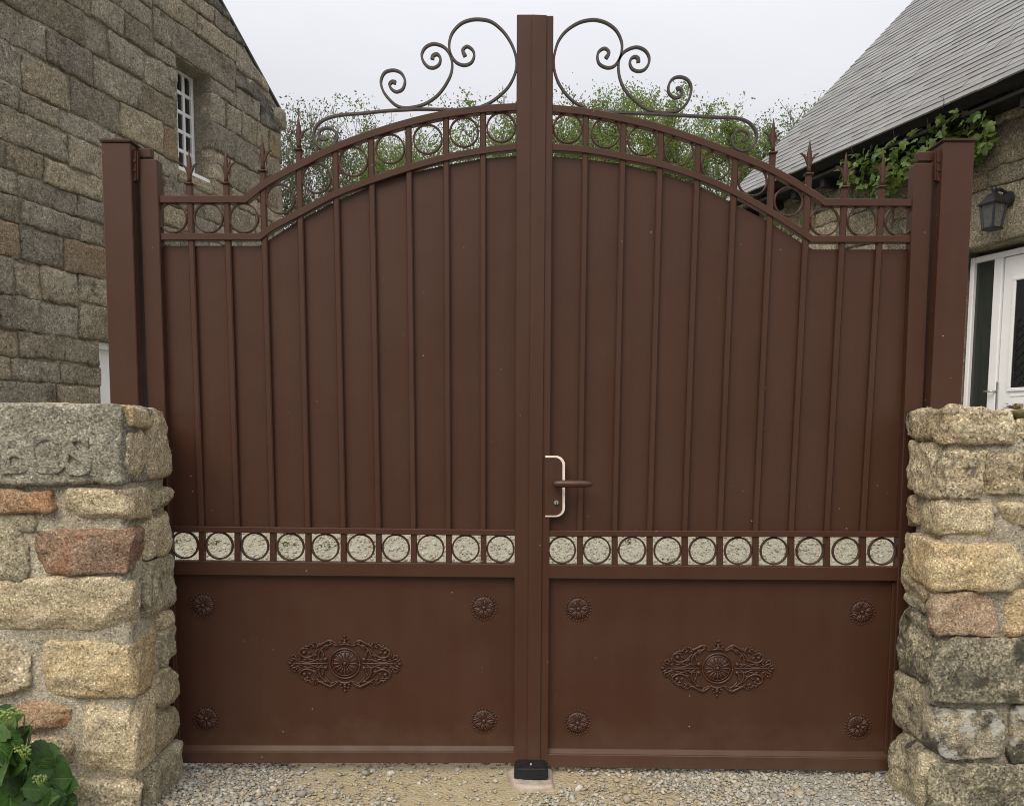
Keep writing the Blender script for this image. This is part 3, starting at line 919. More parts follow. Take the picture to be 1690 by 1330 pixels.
def cartouche(px, py, parent, yp):
    """pierced cast ornament; control points read in units of 1/6.76 photo pixel from its centre"""
    c = at_y(px, py, yp); s = (at_y(px + 1, py, yp) - c).length / 6.76
    bm = bmesh.new()
    T = lambda x, z, d=10: (c.x + x * s, yp - d * s, c.z + z * s)
    def st(pts, r, d=10, mx=1, mz=1):
        pp_ = smooth_path([(x * mx, z * mz) for x, z in pts], 4)
        n = len(pp_)
        tube(bm, [T(p[0], p[1], d + 5 * math.sin(math.pi * i / (n - 1))) for i, p in enumerate(pp_)],
             [r * s * (0.55 + 0.45 * math.sin(math.pi * i / (n - 1))) for i in range(n)], 6)
    curves = [([(60, 190), (110, 235), (165, 262), (230, 232), (290, 205), (318, 235)], 15),
              ([(80, 205), (150, 222), (200, 180), (225, 150)], 11),
              ([(120, 225), (190, 205), (245, 172), (262, 150)], 9),
              ([(200, 195), (262, 160), (292, 95), (280, 40), (245, 15)], 13),
              ([(285, 165), (330, 110), (390, 72), (450, 70), (500, 105), (492, 155), (445, 172), (412, 140)], 14),
              ([(330, 175), (372, 220), (400, 195), (440, 190), (475, 175)], 11),
              ([(345, 205), (352, 235), (378, 240)], 8),
              ([(210, 40), (290, 48), (360, 22), (430, 12), (520, 30)], 9),
              ([(290, 8), (350, 40), (420, 52), (480, 40)], 8),
              ([(500, 10), (545, 45), (590, 58), (580, 92), (552, 80)], 11),
              ([(480, 55), (520, 90), (512, 120)], 9),
              ([(560, 12), (600, 30), (612, 55)], 8)]
    for mx in (-1, 1):
        for mz in (-1, 1):
            for pts, r in curves: st(pts, r, 8, mx, mz)
            for (x, z, q) in ((452, 122, 24), (215, 48, 24), (432, 205, 12), (330, 235, 11), (150, 250, 16), (345, 62, 10), (560, 92, 13), (45, 240, 15)):
                ellipsoid(bm, T(x * mx, z * mz, 12), 0, (q * s, q * s, q * s), 7, 5)
        st([(180, 0), (320, 0), (450, 0), (600, 0)], 11, 8, mx, 1)
        ellipsoid(bm, T(612 * mx, 0, 12), 0, (26 * s, 15 * s, 16 * s), 7, 5)
    for mz in (-1, 1):
        st([(-70, 205 * mz), (0, 222 * mz), (70, 205 * mz)], 15)
        for (x, z, q) in ((0, 262, 20), (0, 308, 17), (-32, 275, 13), (32, 275, 13), (0, 238, 22)):
            ellipsoid(bm, T(x, z * mz, 12), 0, (q * s, q * s, q * s), 7, 5)
    for mx in (-1, 1):
        for mz in (-1, 1):
            for (x, z, a, l_) in ((150, 232, .5, 36), (215, 205, -.3, 34), (265, 218, .6, 30), (300, 190, -.6, 30), (250, 130, 1.2, 38), (330, 90, -.5, 34), (385, 45, .2, 30), (440, 40, -.1, 28), (300, 45, .4, 26),
                                  (395, 120, .6, 30), (470, 150, 1.1, 26), (355, 185, -.9, 30), (420, 165, .2, 24), (540, 70, .9, 28), (590, 32, .4, 26), (510, 45, -.4, 24), (235, 85, 1.5, 34), (100, 205, .3, 30), (490, 100, 1.4, 24), (210, 240, .2, 26)):
                ellipsoid(bm, T(x * mx, z * mz, 9), a * mx * mz, (l_ * s, 11 * s, 15 * s), 6, 4)
    for rad, r in ((168, 11), (138, 6)):
        n = 44
        rows = []
        pts = [T(rad * math.cos(a), rad * math.sin(a), 12) for a in np.linspace(0, 2 * math.pi, n + 1)]
        tube(bm, pts, r * s, 6)
    for i in range(16):
        a = i * math.pi / 8
        ellipsoid(bm, T(95 * math.cos(a), 95 * math.sin(a), 8), a, (48 * s, 11 * s, 15 * s), 6, 5)
    for i in range(12):
        a = i * math.pi / 6
        ellipsoid(bm, T(38 * math.cos(a), 38 * math.sin(a), 16), a, (10 * s, 9 * s, 11 * s), 6, 4)
    ellipsoid(bm, T(0, 0, 16), 0, (24 * s, 24 * s, 20 * s), 8, 6)
    bmesh.ops.create_cone(bm, cap_ends=True, segments=32, radius1=172 * s, radius2=168 * s, depth=8 * s,
                          matrix=Matrix.Translation((c.x, yp - 1 * s, c.z)) @ Matrix.Rotation(math.pi / 2, 4, 'X'))
    return bm_obj('cartouche', bm, CAST, parent, True)

def polyinterp(pts, x):
    for (x0, y0), (x1, y1) in zip(pts, pts[1:]):
        if min(x0, x1) - 1e-6 <= x <= max(x0, x1) + 1e-6 and x1 != x0:
            return y0 + (y1 - y0) * (x - x0) / (x1 - x0)
    return pts[0][1] if abs(x - pts[0][0]) < abs(x - pts[-1][0]) else pts[-1][1]

def arcs(pts, n=6):
    """first segment straight, the rest a smooth arc"""
    return [pts[0]] + [tuple(p) for p in smooth_path(pts[1:], n)]

YP = 0.010       # face of the sheet panels
def build_leaf(d):
    side = d['side']
    sx0, sx1 = d['stile_top']; 
    base = at_y(d['hinge_px'], 1259, 0)
    L = thing('gate_leaf', d['label'], 'gate', (base.x, 0, 0.0), 'two leaves of the brown gate')
    P = lambda a, b: (lambda v: (v.x, v.z))(at_y(a, b, -0.014))
    # outer stile
    q = d['stile']
    prism('outer_stile', pxy(q, -0.026), -0.026, 0.026, PAINT, L, 0.003)
    # meeting stile
    prism('meeting_stile', pxy(d['meet'], -0.022), -0.022, 0.026, PAINT, L, 0.003)
    # curved rails
    up = [P(*p) for p in arcs(d['upper'])]
    lo = [P(*p) for p in arcs(d['lower'])]
    s = (at_y(600, 300, 0) - at_y(601, 300, 0)).length
    bm_obj('top_rail', strip_bm(up, 6.0 * s, -0.017, 0.017, bev=0.0025), PAINT, L)
    bm_obj('lower_arch_rail', strip_bm(lo, 5.6 * s, -0.017, 0.017, bev=0.0025), PAINT, L)
    # straight rails
    for nm, (a, b), h, y0, y1 in (('ring_row_rail', d['railA'], d['hA'], -0.020, 0.020), ('middle_rail', d['railB'], d['hB'], -0.0205, 0.0205), ('bottom_rail', d['railC'], d['hC'], -0.0200, 0.0210)):
        bar(nm, P(*a), P(*b), h * s, y0, y1, L)
    # upper sheet between the bars
    top = d['panel_top']; bx = d['bars_top']; bb = d['bars_bot']
    edges_t = [d['panel_x'][0]] + bx + [d['panel_x'][1]]
    edges_b = [d['panel_xb'][0]] + bb + [d['panel_xb'][1]]
    for i in range(len(edges_t) - 1):
        x0, x1, u0, u1 = edges_t[i], edges_t[i + 1], edges_b[i], edges_b[i + 1]
        ks = [x for x, _ in top if min(x0, x1) + 3 < x < max(x0, x1) - 3]
        ks = sorted(ks, reverse=x0 > x1)
        tp = [(x0, polyinterp(top, x0))] + [(x, polyinterp(top, x)) for x in ks] + [(x1, polyinterp(top, x1))]
        yb = lerp(d['railA'][0][1], d['railA'][1][1], 0.5)
        pts = [(u0, yb), *tp, (u1, yb)]
        prism('sheet_panel', pxy(pts, YP), YP, YP + 0.003, PAINT, L, 0.0)
    # upright bars, with spears on the four outer ones
    for i, (xt, xb) in enumerate(zip(bx, bb)):
        zt_px = d['bar_top'][i]
        y_b = lerp(d['railA'][0][1], d['railA'][1][1], (xb - d['railA'][0][0]) / (d['railA'][1][0] - d['railA'][0][0]))
        xtop = xt + (xt - xb) / (y_b - 420.0) * (420.0 - zt_px) * 1.0
        a, b = P(xtop, zt_px), P(xb, y_b)
        bo = bar('upright_bar', a, b, 5.1 * s, -0.0105, YP - 0.001, L, bev=0.004)
        if i in d['spears']:
            finial(a[0], a[1], bo, 5.1 * s, s)
    # rings of the upper band
    for (rx, ry) in d['rings']: ring_obj(rx, ry, 24.5, L, 0.0, 2.6, 0.007)
    # ring row above the bottom panel
    for i, (rx, ry) in enumerate(d['low_rings']): ring_obj(rx, ry, 23.2, L, 0.0, 2.7, 0.008)
    for xb, (ya, yb) in zip(bb, d['post_y']):
        xq = xb + d['post_dx']
        a, b = P(xq, ya), P(xq, yb)
        bar('short_bar', a, b, 4.9 * s, -0.013, 0.013, L)
    # bottom sheet and its beads
    prism('bottom_sheet', pxy(d['sheet'], YP), YP, YP + 0.003, PAINT, L, 0.0)
    (ax, ay), (bx_, by) = d['bead']
    A, B = at_y(ax, ay, YP), at_y(bx_, by, YP)
    bm = bmesh.new()
    prof = [(YP, 0.0), (YP - 0.004, 0.0), (YP - 0.020, -0.018), (YP - 0.020, -0.021), (YP, -0.021)]
    r0 = [bm.verts.new((A.x, y, A.z + z)) for y, z in prof]; r1 = [bm.verts.new((B.x, y, B.z + z)) for y, z in prof]
    for j in range(5): bm.faces.new([r0[j], r0[(j + 1) % 5], r1[(j + 1) % 5], r1[j]])
    bm.faces.new(r0); bm.faces.new(r1[::-1])
    bmesh.ops.bevel(bm, geom=[e for e in bm.edges if abs(e.verts[0].co.x - e.verts[1].co.x) > 0.3], offset=0.0015, segments=1, affect='EDGES')
    bm_obj('glazing_bead', bm, PAINT, L)
    for (x0, y0, x1, y1) in d['side_beads']:
        bar('side_bead', (lambda v: (v.x, v.z))(at_y(x0, y0, YP)), (lambda v: (v.x, v.z))(at_y(x1, y1, YP)), 3.0 * s, YP - 0.012, YP, L)
    for i, (rx, ry) in enumerate(d['rosettes']): rosette(rx, ry, L, YP, 0.12 + 0.17 * i)
    cartouche(*d['cart'], L, YP)
    # scrolls on top
    for k, pts in enumerate(d['scrolls']):
        pp_ = smooth_path([P(*p) for p in pts], 7)
        n = len(pp_)
        hw = np.full(n, 1.95 * s)
        e = max(3, n // 14)
        for i in range(e):
            if k < 3: hw[i] = 1.95 * s * (1.6 - 0.55 * i / e) if d['thick_start'][k] else hw[i]
            hw[-1 - i] = 1.95 * s * (1.6 - 0.55 * i / e) if d['thick_end'][k] else hw[-1 - i]
        bm_obj('scroll', strip_bm(pp_, hw, -0.008, 0.008, bev=0.001), IRON, L, False)
    return L

def c5(pts, ox, oy, sc): return [(ox + a / sc, oy + b / sc) for a, b in pts]
sclA = [[(990, 275), (978, 245), (1000, 226), (1028, 245), (1035, 275), (1020, 307), (985, 320), (945, 305), (918, 265), (910, 215), (925, 160), (965, 115), (1010, 95), (1060, 90), (1120, 102), (1175, 145), (1215, 200), (1240, 260), (1247, 320), (1235, 375), (1205, 430), (1160, 475), (1110, 510), (1068, 528)],
        [(825, 290), (830, 272), (850, 265), (866, 285), (860, 315), (835, 332), (805, 328), (780, 300), (773, 265), (790, 232), (820, 215), (850, 215), (885, 230), (910, 260), (925, 310), (920, 360), (900, 405), (870, 450), (835, 485), (785, 515), (730, 530), (680, 533), (640, 518), (605, 485), (580, 450), (568, 410), (575, 375), (595, 352), (635, 345), (670, 360), (688, 395), (682, 430), (665, 448), (640, 452), (618, 435), (612, 415), (625, 403), (643, 407)],
        [(980, 544), (850, 541), (760, 540), (690, 543), (600, 548), (480, 560), (380, 568), (330, 576), (285, 592), (250, 618), (232, 655), (235, 690), (255, 725), (290, 738), (325, 722), (347, 690), (345, 660), (320, 638), (290, 635), (265, 645), (257, 670), (268, 690), (290, 692), (298, 683)]]
sclB = [[(485, 285), (500, 260), (490, 240), (470, 237), (448, 255), (443, 285), (455, 315), (490, 332), (525, 325), (552, 290), (565, 245), (563, 200), (540, 150), (500, 115), (455, 97), (410, 93), (350, 107), (290, 145), (250, 195), (230, 255), (224, 310), (232, 365), (255, 420), (295, 475), (340, 512), (390, 534)],
        [(648, 305), (645, 285), (628, 278), (610, 290), (606, 315), (620, 340), (650, 350), (680, 340), (700, 310), (700, 275), (680, 245), (645, 230), (610, 235), (575, 255), (553, 290), (548, 340), (560, 400), (590, 455), (640, 505), (690, 540), (740, 553), (800, 556), (850, 545), (890, 510), (910, 460), (910, 420), (890, 390), (855, 378), (820, 388), (800, 420), (800, 455), (820, 478), (845, 482), (865, 465), (865, 445), (850, 435), (840, 440)],
        [(430, 553), (520, 556), (610, 559), (700, 562), (800, 568), (920, 574), (1040, 580), (1130, 583), (1190, 600), (1225, 630), (1240, 670), (1232, 710), (1205, 740), (1170, 748), (1135, 735), (1118, 705), (1120, 675), (1140, 652), (1165, 645), (1190, 655), (1200, 672), (1195, 690), (1178, 697), (1162, 690)]]

barsL_t = [315, 375.5, 436, 496, 556, 615, 676, 737, 797]
barsL_b = [331, 390, 448.5, 507, 565.5, 623.5, 681.5, 739.5, 797]
left = dict(side=-1, label='left leaf of the brown gate, without a handle', hinge_px=280, stile_top=(228, 259),
    stile=[(228.5, 263), (259, 263), (292, 1259), (264, 1259)],
    meet=[(853, 24), (880, 24), (873, 1259), (848, 1259)],
    upper=[(252, 329), (404, 329), (441, 301), (495, 272), (552, 244), (612, 221.5), (675, 202.5), (734, 189), (795, 180.5), (858, 176.5)],
    lower=[(254, 391), (428, 391), (450, 375), (495, 351), (552, 321), (612, 298), (675, 277), (737, 260), (797, 249), (858, 241.5)],
    railA=((266, 872.5), (852, 879)), hA=5.1, railB=((268, 936.5), (852, 941.5)), hB=12.0, railC=((270, 1248.5), (852, 1248.5)), hC=10.3,
    panel_x=(262, 852), panel_xb=(276, 850),
    panel_top=[(255, 406), (428, 406), (440, 399), (489, 367), (548, 335.6), (609, 309), (669, 288), (730, 274), (792, 263), (856, 257)],
    bars_top=barsL_t, bars_bot=barsL_b, bar_top=[302, 301.5, 281, 246, 246, 224, 205, 192, 183], spears=(0, 1, 2, 3),
    rings=[(285, 360.5), (344.5, 360.5), (403, 360.5), (463, 329), (522.7, 295), (583, 267.5), (644, 246.5), (706, 230.5), (766, 219), (827, 211)],
    low_rings=[(305, 899), (362.4, 900), (421, 901), (479.5, 902), (537, 903), (595.5, 903.5), (653.5, 904), (710.5, 904.5), (768.5, 905), (826, 905.5)],
    post_y=[(875, 930)] * 9, post_dx=1.0,
    sheet=[(268, 940), (851, 944), (850, 1246), (272, 1246)], bead=((292, 1228), (849, 1229.5)),
    side_beads=[(286, 950, 296, 1230)],
    rosettes=[(335, 998.4), (798.6, 1002), (341, 1185), (798.6, 1188.5)], cart=(569.4, 1094),
    scrolls=[c5(p, 440, 0, 3.024) for p in sclA], thick_start=(1, 1, 0), thick_end=(0, 1, 1))
barsR_t = [964, 1025, 1086, 1147, 1208, 1269, 1330, 1390.5, 1452]
barsR_b = [957.5, 1015, 1073, 1131, 1189, 1248, 1307, 1366, 1425.5]
right = dict(side=1, label='right leaf of the brown gate, carrying the lever handle', hinge_px=1485, stile_top=(1510, 1541),
    stile=[(1509.5, 270), (1541, 269), (1497, 1272), (1469, 1272)],
    meet=[(884, 26), (913.5, 26), (904.5, 1266), (878, 1266)],
    upper=[(1519, 335), (1363, 334.5), (1334, 315), (1273, 280), (1212, 254.5), (1151, 231.5), (1090, 211.5), (1029, 196.5), (967, 185), (908, 179)],
    lower=[(1517, 395), (1341, 395), (1320, 381), (1273, 351), (1212, 317), (1151, 291), (1090, 271.5), (1029, 258.5), (967, 247.5), (908, 243)],
    railA=((900, 880), (1490, 881.5)), hA=5.1, railB=((900, 943), (1488, 947)), hB=11.8, railC=((900, 1254), (1480, 1261)), hC=11.8,
    panel_x=(910, 1508), panel_xb=(903, 1480),
    panel_top=[(905, 258), (962, 263), (1022, 269.7), (1082, 285), (1144, 303), (1204, 332.6), (1265, 364), (1322, 401), (1342, 412), (1520, 412)],
    bars_top=barsR_t, bars_bot=barsR_b, bar_top=[186, 199, 214, 234, 257, 251, 286, 307.5, 307], spears=(5, 6, 7, 8),
    rings=[(937, 212.5), (999.5, 220.5), (1060, 233), (1120.6, 250), (1181, 273.5), (1242, 299.5), (1301, 333), (1360.5, 365.5), (1422, 365.5), (1484, 365.5)],
    low_rings=[(927.4, 907.4), (985, 907.6), (1043, 907.8), (1101.6, 908), (1159.5, 908.3), (1218, 908.6), (1277, 908.8), (1336.4, 909), (1396, 909.3), (1455.3, 909.6)],
    post_y=[(880, 938)] * 9, post_dx=0.0,
    sheet=[(902, 946), (1486, 950), (1477, 1255), (901, 1250)], bead=((903, 1233.5), (1465, 1239)),
    side_beads=[(1474, 960, 1461, 1240)],
    rosettes=[(954.3, 1004), (1422.4, 1009.3), (953, 1192), (1415.6, 1197.9)], cart=(1184, 1102),
    scrolls=[c5(p, 840, 0, 3.022) for p in sclB], thick_start=(1, 1, 0), thick_end=(0, 1, 1))
leafL = build_leaf(left)
leafR = build_leaf(right)
# cover strip over the joint, on the left leaf
prism('cover_strip', pxy([(877.5, 24), (902.5, 25), (891.5, 1256), (870, 1256)], -0.029), -0.029, -0.0225, PAINT, leafL, 0.002)

# hinges at the posts
for leaf, xs_, stx, yb in ((leafL, (216, 227.5), (225, 250), 258), (leafR, (1543, 1555.5), (1514, 1541), 264)):
    pin = prism('hinge', pxy([(xs_[0], 248), (xs_[1], 248), (xs_[1], 300), (xs_[0], 300)], -0.04), -0.045, -0.020, PAINT, leaf, 0.005, 2)
    prism('hinge_block', pxy([(stx[0], yb - 13), (stx[1], yb - 13), (stx[1], yb + 3), (stx[0], yb + 3)], -0.01), -0.014, 0.016, PAINT, leaf, 0.003)
    bm = bmesh.new()
    for zc in (266, 281, 297):
        c = at_y((xs_[0] + xs_[1]) / 2, zc, -0.046)
        bmesh.ops.create_cone(bm, cap_ends=True, segments=10, radius1=0.0055, radius2=0.0055, depth=0.006, matrix=Matrix.Translation(c) @ Matrix.Rotation(math.pi / 2, 4, 'X'))
    bm_obj('hinge_bolt', bm, CAST, pin)

# lock plate, lever and cylinder on the right leaf
def rounded(x0, y0, x1, y1, r):
    pts = [(x0, y0)]
    for cx_, cy_, a0 in ((x1 - r, y0 + r, -90), (x1 - r, y1 - r, 0)):
        for k in range(7):
            a = R(a0 + 15 * k); pts.append((cx_ + r * math.cos(a), cy_ + r * math.sin(a)))
    pts.append((x0, y1))
    return pts
plate = prism('lock_plate', pxy(rounded(899, 755, 928, 850, 12), -0.030), -0.0300, -0.0105, PAINT, leafR, 0.0)
prism('bare_edge', pxy(rounded(900, 752.0, 932.5, 853, 15), -0.026), -0.0275, -0.0110, CREAM, plate, 0.001)
lever = bmesh.new()
neck = at_y(917, 797, -0.03)
tip = at_y(978, 798.5, -0.075)
tube(lever, [(neck.x, -0.030, neck.z), (neck.x, -0.060, neck.z), (neck.x + 0.004, -0.072, neck.z)], [0.011, 0.011, 0.010], 12)
tube(lever, [(neck.x - 0.010, -0.074, neck.z), (neck.x - 0.006, -0.075, neck.z), (neck.x + 0.02, -0.076, neck.z), (lerp(neck.x, tip.x, 0.55), -0.078, neck.z), (lerp(neck.x, tip.x, 0.8), -0.078, neck.z), (lerp(neck.x, tip.x, 0.95), -0.078, tip.z), (tip.x, -0.078, tip.z)],
     [0.008, 0.0125, 0.0145, 0.0150, 0.0140, 0.0095, 0.003], 12)
bm_obj('lever_handle', lever, CAST, leafR, True)
lc = at_y(918, 829, -0.032)
bm = bmesh.new()
bmesh.ops.create_cone(bm, cap_ends=True, segments=16, radius1=0.0085, radius2=0.0085, depth=0.010, matrix=Matrix.Translation((lc.x, -0.033, lc.z)) @ Matrix.Rotation(math.pi / 2, 4, 'X'))
cyl = bm_obj('lock_cylinder', bm, STEEL, leafR)
prism('key_slot', [(lc.x - 0.0015, lc.z - 0.010), (lc.x + 0.0015, lc.z - 0.010), (lc.x + 0.0015, lc.z + 0.003), (lc.x - 0.0015, lc.z + 0.003)], -0.0395, -0.030, RUBBER, cyl, 0.0)

# ================================================================== GATE STOP
c = at_z(876, 1290, 0.0)
base_top = at_y(876, 1284, -0.13).z
stop = thing('gate_stop', 'black rubber gate stop on a small concrete block under the meeting of the leaves', 'gate stop', (c.x, -0.07, 0))
Vb, Qb = rough_stone(at_y(838, 1290, -0.17).x, at_y(917, 1290, -0.17).x, -0.185, 0.04, -0.06, 0.014, 777, r=0.02, amp=0.006, res=0.01, skew=0.006)
link('concrete_base', mesh_quads('concrete_base', Vb, Qb, True), CONC, stop)
x0, x1 = at_y(848.5, 1270, -0.12).x, at_y(905, 1270, -0.12).x
bm = bmesh.new()
prof = [(x0, 0.012), (x1, 0.012), (x1 - 0.001, 0.052), (x1 - 0.010, 0.061), (x0 + 0.010, 0.061), (x0 + 0.001, 0.052)]
bmf = [bm.verts.new((x, -0.125, z)) for x, z in prof]; bmb = [bm.verts.new((x, -0.030, z)) for x, z in prof]
bm.faces.new(bmf); bm.faces.new(bmb[::-1])
for i in range(6): bm.faces.new([bmf[i], bmb[i], bmb[(i + 1) % 6], bmf[(i + 1) % 6]])
bmesh.ops.recalc_face_normals(bm, faces=bm.faces)
bmesh.ops.bevel(bm, geom=[e for e in bm.edges if e.calc_face_angle(0) > 0.5], offset=0.006, segments=3, affect='EDGES', clamp_overlap=True)
bm_obj('rubber_block', bm, RUBBER, stop, False)
bm = bmesh.new()
bmesh.ops.create_uvsphere(bm, u_segments=8, v_segments=6, radius=0.006, matrix=Matrix.Translation(((x0 + x1) / 2, -0.085, 0.061)))
bm_obj('bolt', bm, STEEL, stop, True)

# ================================================================== HOUSES (ashlar on a wall plane)
class Facade:
    def __init__(self, o, u, n):
        self.o, self.u, self.n = o, u, n
    def px(self, a, b, d=0.0):
        """pixel -> (s, z) on the plane d metres outside the wall face"""
        p = at_plane(a, b, self.o + self.n * d, self.n)
        return ((p - self.o).dot(self.u), p.z)
    def pt(self, s, d, z):
        v = self.o + self.u * s + self.n * d
        return Vector((v.x, v.y, z))
    def box(self, name, s0, s1, d0, d1, z0, z1, m, parent, bev=0.0):
        bm = bmesh.new()
        v = [bm.verts.new(self.pt(s, d, z)) for s, d, z in ((s0, d0, z0), (s1, d0, z0), (s1, d1, z0), (s0, d1, z0), (s0, d0, z1), (s1, d0, z1), (s1, d1, z1), (s0, d1, z1))]
        for f in ((0, 1, 2, 3), (4, 5, 6, 7), (0, 1, 5, 4), (1, 2, 6, 5), (2, 3, 7, 6), (3, 0, 4, 7)): bm.faces.new([v[i] for i in f])
        bmesh.ops.recalc_face_normals(bm, faces=bm.faces)
        if bev: bmesh.ops.bevel(bm, geom=bm.edges[:], offset=bev, segments=1, affect='EDGES', clamp_overlap=True)
        return bm_obj(name, bm, m, parent)
    def poly(self, name, pts, d0, d1, m, parent, bev=0.0):
        """pts [(s,z)] extruded from d0 to d1"""
        bm = bmesh.new()
        a = [bm.verts.new(self.pt(s, d0, z)) for s, z in pts]; b = [bm.verts.new(self.pt(s, d1, z)) for s, z in pts]
        bm.faces.new(a); bm.faces.new(b[::-1]); n = len(pts)
        for i in range(n): bm.faces.new([a[i], b[i], b[(i + 1) % n], a[(i + 1) % n]])
        bmesh.ops.recalc_face_normals(bm, faces=bm.faces)
        if bev: bmesh.ops.bevel(bm, geom=[e for e in bm.edges if e.calc_face_angle(0) > 0.3], offset=bev, segments=1, affect='EDGES', clamp_overlap=True)
        return bm_obj(name, bm, m, parent)
    def stone(self, q, m, parent, seed, proud=0.020, gap=0.006, jit=0.010, depth=0.11, amp=0.013, name='stone', res=0.035):
        """q: corners (s,z) in order near-low, far-low, far-high, near-high; a dressed block, arrises worn"""
        rs_ = np.random.default_rng(seed)
        C = np.array(q, dtype=float)
        ctr = C.mean(0)
        C = C + np.sign(ctr - C) * gap + rs_.uniform(-jit, jit, C.shape)
        w = np.linalg.norm(C[1] - C[0]); h = max(np.linalg.norm(C[3] - C[0]), np.linalg.norm(C[2] - C[1]))
        nu, nv = int(max(3, min(18, w / res))), int(max(3, min(10, h / res)))
        uu = np.concatenate([[0, 0.012 / max(w, .05)], np.linspace(0, 1, nu + 1)[1:-1], [1 - 0.012 / max(w, .05), 1]])
        vv = np.concatenate([[0, 0.012 / max(h, .05)], np.linspace(0, 1, nv + 1)[1:-1], [1 - 0.012 / max(h, .05), 1]])
        U, Vv = np.meshgrid(uu, vv)
        a = (1 - U)[..., None] * C[0] + U[..., None] * C[1]; b = (1 - U)[..., None] * C[3] + U[..., None] * C[2]
        S = (1 - Vv)[..., None] * a + Vv[..., None] * b
        ny_, nx_ = U.shape
        flat = np.stack([S[..., 0].ravel(), np.full(nx_ * ny_, seed * 0.37), S[..., 1].ravel()], 1)
        # ragged outline
        e1 = 0.011 * vnoise(flat, 13, seed) + 0.007 * vnoise(flat, 45, seed + 1); e2 = 0.011 * vnoise(flat, 13, seed + 2) + 0.007 * vnoise(flat, 45, seed + 3)
        ss, zz = flat[:, 0] + e1, flat[:, 2] + e2
        edge = np.minimum(np.minimum(U * w, (1 - U) * w), np.minimum(Vv * h, (1 - Vv) * h)).ravel()
        dd = proud - 0.009 * np.clip(1 - edge / 0.02, 0, 1) ** 2 + amp * vnoise(flat, 5, seed + 4) + amp * 0.5 * vnoise(flat, 17, seed + 5) + rs_.uniform(-0.006, 0.008)
        P3 = np.outer(ss, np.array(self.u)) + np.outer(dd, np.array(self.n)) + np.array(self.o)[None, :]
        P3[:, 2] = zz
        idx_ = np.arange(nx_ * ny_).reshape(ny_, nx_)
        Qs = [np.stack([idx_[:-1, :-1].ravel(), idx_[:-1, 1:].ravel(), idx_[1:, 1:].ravel(), idx_[1:, :-1].ravel()], 1)]
        loop = np.concatenate([idx_[0, :-1], idx_[:-1, -1], idx_[-1, :0:-1], idx_[:0:-1, 0]])
        back = P3[loop] - np.array(self.n)[None, :] * depth
        k0 = len(P3); m_ = len(loop)
        ar = np.arange(m_)
        Qs.append(np.stack([loop, k0 + ar, k0 + (ar + 1) % m_, loop[(ar + 1) % m_]], 1))
        V_ = np.vstack([P3, back])
        return link(name, mesh_quads(name, V_, np.vstack(Qs), True), m, parent)

def lay_courses(fac, parent, s0, s1, z0, ztop_at, holes, pick, seed, hr=(0.19, 0.36), wr=(0.24, 0.72), limit=400):
    """coursed rubble with openings; ztop_at(s) is the top of the wall"""
    r_ = random.Random(seed); z = z0; cnt = 0; row = 0
    zmax = max(ztop_at(s0), ztop_at(s1))
    while z < zmax - 0.04:
        h = r_.uniform(*hr); row += 1
        cuts = sorted({s0, s1, *[x for (a, b, c_, d_) in holes if c_ < z + h - 0.02 and d_ > z + 0.02 for x in (a, b)]})
        for a, b in zip(cuts, cuts[1:]):
            mid = (a + b) / 2
            if any(x0 - 1e-3 <= mid <= x1 + 1e-3 and c_ < z + h - 0.02 and d_ > z + 0.02 for x0, x1, c_, d_ in holes):
                # pieces of this course above or below the opening
                zc = z
                for c_, d_ in sorted((c_, d_) for x0, x1, c_, d_ in holes if x0 - 1e-3 <= mid <= x1 + 1e-3) + [(z + h, z + h)]:
                    zb = min(c_, z + h)
                    if zb - zc > 0.05 and zc < ztop_at(b) - 0.05:
                        ns = max(1, round((b - a) / 0.5))
                        for q in range(ns):
                            xa, xb = a + (b - a) * q / ns, a + (b - a) * (q + 1) / ns
                            fac.stone([(xa, zc), (xb, zc), (xb, min(zb, ztop_at(xb))), (xa, min(zb, ztop_at(xa)))], pick(r_, mid, zc), parent, seed * 1000 + cnt); cnt += 1
                    zc = max(zc, d_)
                continue
            x = a
            while x < b - 0.01:
                w = r_.uniform(*wr)
                if b - x - w < wr[0] * 0.8: w = b - x
                if b - x > wr[1] and w > wr[1]: w = (b - x) / 2
                e = min(x + w, b)
                splits = [(z, z + h)]
                if h > 0.27 and r_.random() < 0.22:
                    zm = z + h * r_.uniform(0.4, 0.6); splits = [(z, zm), (zm, z + h)]
                for za, zb in splits:
                    t0, t1 = min(zb, ztop_at(x)), min(zb, ztop_at(e))
                    if max(t0, t1) - za < 0.05: continue
                    ee = e; q1 = t1
                    if t1 < za + 0.03:          # cut by the slope of the gable
                        for kk in range(20):
                            ee -= (e - x) / 20
                            if ztop_at(ee) > za + 0.03: break
                        q1 = za + 0.03
                        if ee - x < 0.07: continue
                    fac.stone([(x, za), (ee, za), (ee, q1), (x, max(t0, za + 0.03))], pick(r_, (x + e) / 2, za), parent, seed * 1000 + cnt); cnt += 1
                x = e
        z += h
    return cnt

